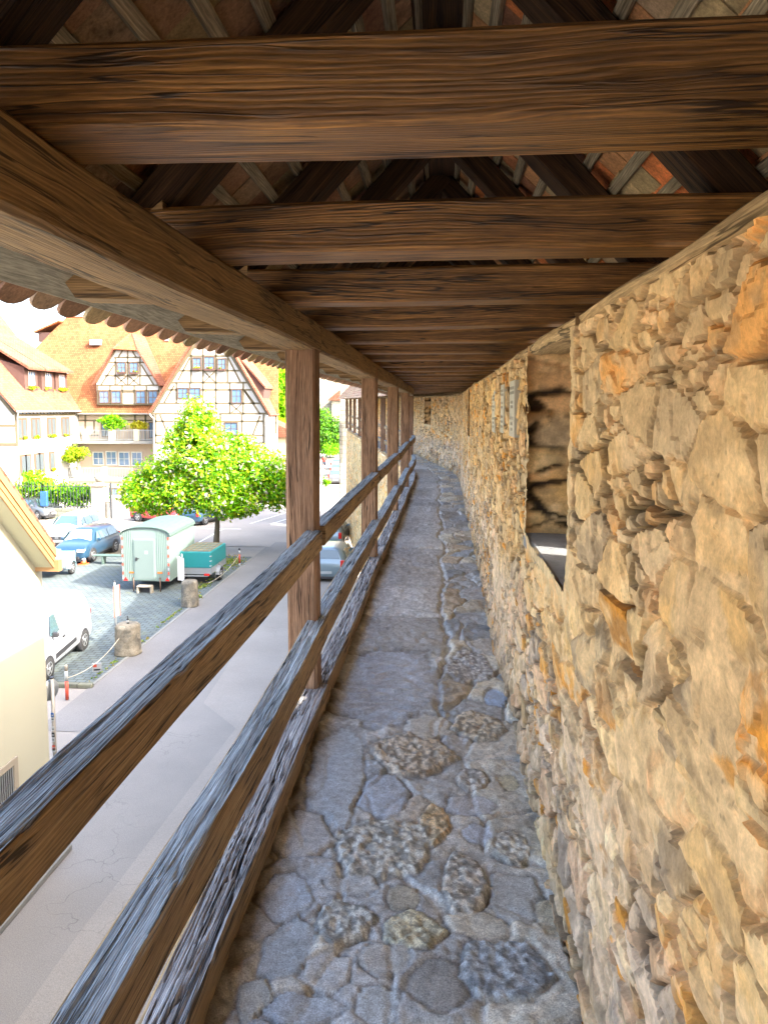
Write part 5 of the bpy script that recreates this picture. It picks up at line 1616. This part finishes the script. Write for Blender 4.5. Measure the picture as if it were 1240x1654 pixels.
# teal covered trailer ---------------------------------------------------------
p = gp(341, 945); tt = thing('covered_trailer', (p.x - .62, p.y, 0), 'small box trailer with a teal tarpaulin cover beside the construction trailer', 'trailer', .0)
mb = MB(); mb.box(-.85, .62, 0, 2.3, .48, .78, M['galv'], .01)
for y in (.0, 1.15, 2.28): mb.box(.62, .65, y, y + .04, .48, .80, M['galv'])
mb.build('body', tt)
mb = MB(); mb.box(-.87, .64, -.02, 2.32, .76, 1.50, M['tarp'], .03); cov = mb.build('tarpaulin', tt)
mb = MB(); mb.box(-.80, .57, .04, 2.26, 1.501, 1.512, M['trailroof'])
for x in np.linspace(-.7, .5, 6): mb.box(x, x + .04, .1, 2.2, 1.513, 1.53, M['dirt'])
for y in np.linspace(.2, 2.1, 5): mb.box(-.75, .52, y, y + .04, 1.531, 1.545, M['dirt'])
mb.build('top_net', tt)
mb = MB()
for i in range(3): mb.box(.57, .66, -.03, .05, .85 + i * .22, .89 + i * .22, M['whitep'])
mb.build('strap', cov)
for s in (1, -1):
    wheel(None, s * .72 if s > 0 else -.97, 1.0, .29, .15, s, tt)
    mb = MB(); x0_, x1_ = (.63, .82) if s > 0 else (-1.07, -.88)
    mb.prism([(x0_, 1.0 + .38 * math.cos(a_), .33 + .36 * math.sin(a_)) for a_ in np.linspace(0, math.pi, 9)] + [(x0_, 1.0 + .33 * math.cos(a_), .33 + .31 * math.sin(a_)) for a_ in np.linspace(math.pi, 0, 9)], (x1_ - x0_, 0, 0), M['galv']); mb.build('mudguard', tt)
for x in (-.72, .44):
    mb = MB(); mb.box(x - .12, x + .12, -.05, 0, .42, .52, M['redl'], .01); mb.build('tail_light', tt)
mb = MB(); mb.box(-.75, .5, -.03, -.0, .38, .44, M['galv']); mb.bar((-.1, 2.3, .45), (-.1, 3.4, .45), .07, .07, M['galv']); mb.tube([(-.1, 3.3, 0), (-.1, 3.3, .5)], .03, M['galv'], 8); mb.build('drawbar', tt)

# light blue open trailer ------------------------------------------------------
p = gp(114, 927); ot = thing('flatbed_trailer', (p.x - .8, p.y - .5, 0), 'light blue-grey open trailer with low sides in front of the blue car', 'trailer', .12)
mb = MB()
mb.box(-1.3, .8, -.75, 1.15, .50, .56, M['zincsheet'])
for q in ((-1.3, .8, -.78, -.75, .50, .98), (-1.3, .8, 1.15, 1.18, .50, .98), (.8, .83, -.78, 1.18, .50, .98), (-1.33, -1.3, -.78, 1.18, .50, .98)): mb.box(*q, M['zincsheet'])
for x in (-.7, .0): mb.box(x, x + .05, -.80, -.78, .50, .98, M['galv'])
for y in (-.4, .5): mb.box(.83, .85, y, y + .05, .50, .98, M['galv'])
mb.build('body', ot)
mb = MB(); mb.box(-.1, .12, -.785, -.781, .70, .80, M['whitep']); mb.build('lettering_plate', ot)
for s in (1, -1):
    wheel(None, .93 if s > 0 else -1.43, .35, .30, .16, s, ot)
    mb = MB(); x0_ = .84 if s > 0 else -1.53
    mb.prism([(x0_, .35 + .40 * math.cos(a_), .33 + .38 * math.sin(a_)) for a_ in np.linspace(0, math.pi, 9)] + [(x0_, .35 + .35 * math.cos(a_), .33 + .33 * math.sin(a_)) for a_ in np.linspace(math.pi, 0, 9)], (.19, 0, 0), M['zincsheet']); mb.build('mudguard', ot)

# traffic cone, bench ------------------------------------------------------------
p = gp(135, 911.5); cn = thing('traffic_cone', (p.x, p.y, 0), 'orange and white traffic cone at the corner of the blue car', 'cone')
mb = MB(); mb.box(-.2, .2, -.2, .2, 0, .04, M['orange'], .01); mb.lathe([(.15, .04), (.12, .2)], M['orange'], 14); mb.lathe([(.095, .34), (.07, .48)], M['orange'], 14); mb.lathe([(.045, .62), (.025, .75)], M['orange'], 14); mb.build('body', cn)
mb = MB(); mb.lathe([(.121, .2), (.096, .34)], M['white'], 14); mb.lathe([(.071, .48), (.046, .62)], M['white'], 14); mb.build('reflective_band', cn)
p = gp(186, 911); bn = thing('bench', (p.x, p.y, 0), 'plain green-grey backless bench left of the construction trailer', 'bench')
mb = MB()
for i in range(3): mb.box(-1.1, 1.0, -.2 + i * .15, -.07 + i * .15, .42, .47, M['trailroof'], .01)
mb.build('seat', bn)
for x in (-.6, .5): mb = MB(); mb.box(x - .04, x + .04, -.18, .2, 0, .42, M['trailroof'], .01); mb.build('leg', bn)

# stone bollards, bottle, posts ------------------------------------------------------
def bollard(u, v, w_, h_, label, seed, col=None):
    p = gp(u, v); n, m = 40, 26; A_ = np.linspace(0, 2 * np.pi, n, endpoint=False); Z = np.linspace(0, 1, m)
    AA, ZZ = np.meshgrid(A_, Z, indexing='ij')
    sq = (np.abs(np.cos(AA)) ** 4 + np.abs(np.sin(AA)) ** 4) ** -.25
    rr = w_ / 2 * (1 + .35 * (sq - 1)) * (1 + .10 * fbm(AA * 1.6 + seed, ZZ * 4, seed, 4)) * (1 - .10 * ZZ) * np.where(ZZ > .93, 1 - (ZZ - .93) * 2.2, 1)
    r2 = np.concatenate([rr, rr[:1]]); 
    rr = rr * (1 - 0) 
    V = np.stack([rr * np.cos(AA), rr * np.sin(AA), ZZ * h_], -1).reshape(-1, 3).tolist()
    Fc = [(i * m + j, ((i + 1) % n) * m + j, ((i + 1) % n) * m + j + 1, i * m + j + 1) for i in range(n) for j in range(m - 1)]
    Fc.append([i * m + m - 1 for i in range(n)]); Fc.append([i * m for i in range(n)][::-1])
    C = np.array((.19, .17, .13)) * (1 + .5 * fbm(AA * 2, ZZ * 5, seed + 3, 4)).reshape(-1, 1)
    dk = sst(.0, .35, fbm(AA * 1.4, ZZ * 3, seed + 6, 4)).reshape(-1, 1) * .6
    C = C * (1 - dk) + np.array((.08, .08, .075)) * dk
    o = mesh_obj('stone_bollard', V, Fc, M['blockstone'], None, cols=C, smooth=True, loc=(p.x, p.y, 0))
    return tag(o, label, 'bollard', 'stone bollards along the parking edge'), p
M['blockstone'] = attr_mat('weathered_block_stone', .95, ((16, .3), (70, .3)), .2, .8, .02)
b1, p1 = bollard(207, 1055, .80, .98, 'rough squat stone bollard with a dark bottle standing on it', 3)
b2, p2 = bollard(307, 978, .70, 1.02, 'rough tall stone bollard in front of the teal covered trailer', 8)
mb = MB(); mb.lathe([(.035, 0), (.038, .02), (.038, .15), (.014, .20), (.014, .26), (.016, .27)], M['dark'], 12); mb.lathe([(.0385, .05), (.0385, .12)], M['whitep'], 12)
tag(mb.build('bottle', loc=(p1.x + .02, p1.y, .97)), 'small dark bottle with a pale label on top of the stone bollard', 'bottle')


def striped(u, v, h_, label, order, name='marker_post'):
    p = gp(u, v); t = thing(name, (p.x, p.y, 0), label, 'post')
    z = 0
    for k, (nm, hh) in enumerate(order):
        mb = MB(); mb.lathe([(.045, z * h_), (.045, (z + hh) * h_)] + ([(.03, (z + hh) * h_ + .02)] if k == len(order) - 1 else []), M[nm], 12); mb.build('band', t); z += hh
    return p
pA_ = striped(108.5, 1130, .95, 'red and white marker post at the near corner of the parking kerb', (('redp', .55), ('whitep', .30), ('boulder', .15)))
striped(387, 915, .92, 'red and white marker post at the far end by the tree', (('whitep', .18), ('redp', .50), ('whitep', .22), ('dark', .10)))
p = gp(188, 1042); sp = thing('sign_post', (p.x, p.y, 0), 'thin grey post with an edge-on red bordered sign behind the squat stone bollard', 'sign')
mb = MB(); mb.tube([(0, 0, 0), (0, 0, 2.15)], .03, M['galv'], 10); mb.lathe([(.036, 2.15), (.036, 2.19)], M['dark'], 10); mb.build('post', sp)
mb = MB(); mb.box(-.15, .15, -.012, .0, 1.0, 2.05, M['galv']); mb.box(-.15, -.11, -.014, -.0125, 1.0, 2.05, M['redp']); mb.box(.11, .15, -.014, -.0125, 1.0, 2.05, M['redp']); o = mb.build('sign_plate', sp); o.location = (.07, -.03, 0); o.rotation_euler = (0, 0, R(72))
p = gp(292, 975); sp = thing('sign_post', (p.x, p.y + .25, 0), 'post with a white sign board left of the teal trailer', 'sign')
mb = MB(); mb.tube([(0, 0, 0), (0, 0, 2.0)], .03, M['galv'], 10); mb.build('post', sp)
mb = MB(); mb.prism([(-.12, -.2, .95), (.12, -.1, .90), (.12, -.1, 1.85), (-.12, -.2, 1.95)], (-.005, .02, 0), M['white']); mb.build('sign_board', sp)
sp = thing('street_sign', (at(84, 1100, 13.6).x, 13.6, 0), 'grey sign pole covered in stickers at the corner of the yellow house', 'sign')
zt_ = at(84, 1096, 13.6).z
mb = MB(); mb.tube([(0, 0, 0), (0, 0, zt_)], .038, M['gutter'], 10); mb.lathe([(.042, zt_), (.042, zt_ + .03)], M['dark'], 10); mb.build('pole', sp)
mb = MB(); mb.lathe([(.01, .05), (.21, .05), (.21, .065), (.01, .065)], M['galv'], 20, (.0, 0, zt_ - .24), 'y'); mb.build('sign_disc', sp).rotation_euler = (0, 0, R(72))
r_ = random.Random(4)
for k, (dz, cc) in enumerate(((.72, 'bluesign'), (.80, 'white'), (1.0, 'white'), (1.12, 'dark'), (1.22, 'white'), (1.38, 'redp'), (1.43, 'white'))):
    mb = MB(); mb.box(-.03, .03, -.0405, -.036, zt_ - dz - .05, zt_ - dz + .04, M[cc]); mb.box(-.018, .02, -.042, -.0406, zt_ - dz - .02, zt_ - dz + .0, M['dark'] if cc == 'white' else M['white']); mb.build('sticker', sp)

def sag(a, b, s, name, label, r=.010):
    mb = MB(); pts = [Vector(a).lerp(Vector(b), i / 12) + Vector((0, 0, -s * 4 * (i / 12) * (1 - i / 12))) for i in range(13)]
    mb.tube(pts, r, M['rope'], 6); return tag(mb.build(name), label, 'rope')
sag((p1.x - .1, p1.y - .40, .62), (pA_.x - .0, pA_.y, .60), .22, 'barrier_rope', 'pale rope slung from the squat bollard to the near marker post')
sag((p2.x + .2, p2.y + 1.8, .5), (gp(387, 915).x, gp(387, 915).y, .6), .2, 'barrier_rope', 'pale rope slung from the teal trailer to the far marker post')
pn = gp(165, 1075); mb = MB(); mb.box(-.13, .13, -.01, .01, -.15, .15, M['white']); mb.box(-.10, .0, -.012, -.0101, .02, .12, M['redp']); mb.box(-.09, .09, -.012, -.0101, -.1, -.05, M['dark'])
o = tag(mb.build('notice_card', loc=((p1.x + pA_.x) / 2, (p1.y + pA_.y) / 2 - .2, .28)), 'small white notice card hanging from the rope', 'sign'); o.rotation_euler = (R(20), 0, R(20))

# walker far down the lane -------------------------------------------------------------
pp_ = gp(523.5, 757); pr = thing('person', (pp_.x, pp_.y, 0), 'walker in a red shirt and dark shorts far down the lane', 'person')
me = bpy.data.meshes.new('body')
J = [(0, 0, .95, .15), (0, 0, 1.2, .15), (0, 0, 1.42, .16), (0, 0, 1.52, .06), (0, .01, 1.66, .105), (0, .01, 1.74, .09),
     (.10, 0, .90, .10), (.11, .10, .50, .065), (.11, .02, .08, .045), (.11, -.12, .04, .04), (-.10, 0, .90, .10), (-.11, -.14, .52, .065), (-.11, -.02, .09, .045), (-.11, -.14, .04, .04),
     (.20, 0, 1.40, .06), (.25, -.02, 1.12, .045), (.27, .10, .86, .035), (.27, .13, .78, .03), (-.20, 0, 1.40, .06), (-.26, .04, 1.12, .045), (-.27, -.08, .88, .035), (-.27, -.11, .80, .03)]
E_ = [(0, 1), (1, 2), (2, 3), (3, 4), (4, 5), (0, 6), (6, 7), (7, 8), (8, 9), (0, 10), (10, 11), (11, 12), (12, 13), (2, 14), (14, 15), (15, 16), (16, 17), (2, 18), (18, 19), (19, 20), (20, 21)]
me.from_pydata([j[:3] for j in J], E_, []); me.materials.append(M['skin'])
ob = bpy.data.objects.new('body', me); link(ob, pr)
ob.modifiers.new('skin', 'SKIN'); ob.modifiers.new('sub', 'SUBSURF').levels = 1
for i, j in enumerate(J): me.skin_vertices[0].data[i].radius = (j[3], j[3])
me.skin_vertices[0].data[0].use_root = True
mb = MB(); mb.loft([[(math.cos(a_) * rx, math.sin(a_) * ry, z) for a_ in np.linspace(0, 2 * math.pi, 14, endpoint=False)] for rx, ry, z in ((.20, .17, .92), (.20, .17, 1.1), (.23, .18, 1.35), (.20, .14, 1.47), (.09, .09, 1.52))], M['cloth'])
for s in (1, -1): mb.tube([(s * .18, 0, 1.42), (s * .24, 0, 1.26), (s * .26, 0, 1.16)], [.085, .08, .075], M['cloth'], 10)
mb.build('shirt', pr)
mb = MB()
for s in (1, -1): mb.tube([(s * .09, 0, .98), (s * .10, s * .04, .75), (s * .11, s * .09, .52)], [.125, .12, .105], M['navy'], 10)
mb.build('shorts', pr)
mb = MB(); mb.lathe([(.10, 1.66), (.112, 1.72), (.09, 1.80), (.02, 1.83)], M['hair'], 12, (0, .015, 0)); mb.build('hair', pr)
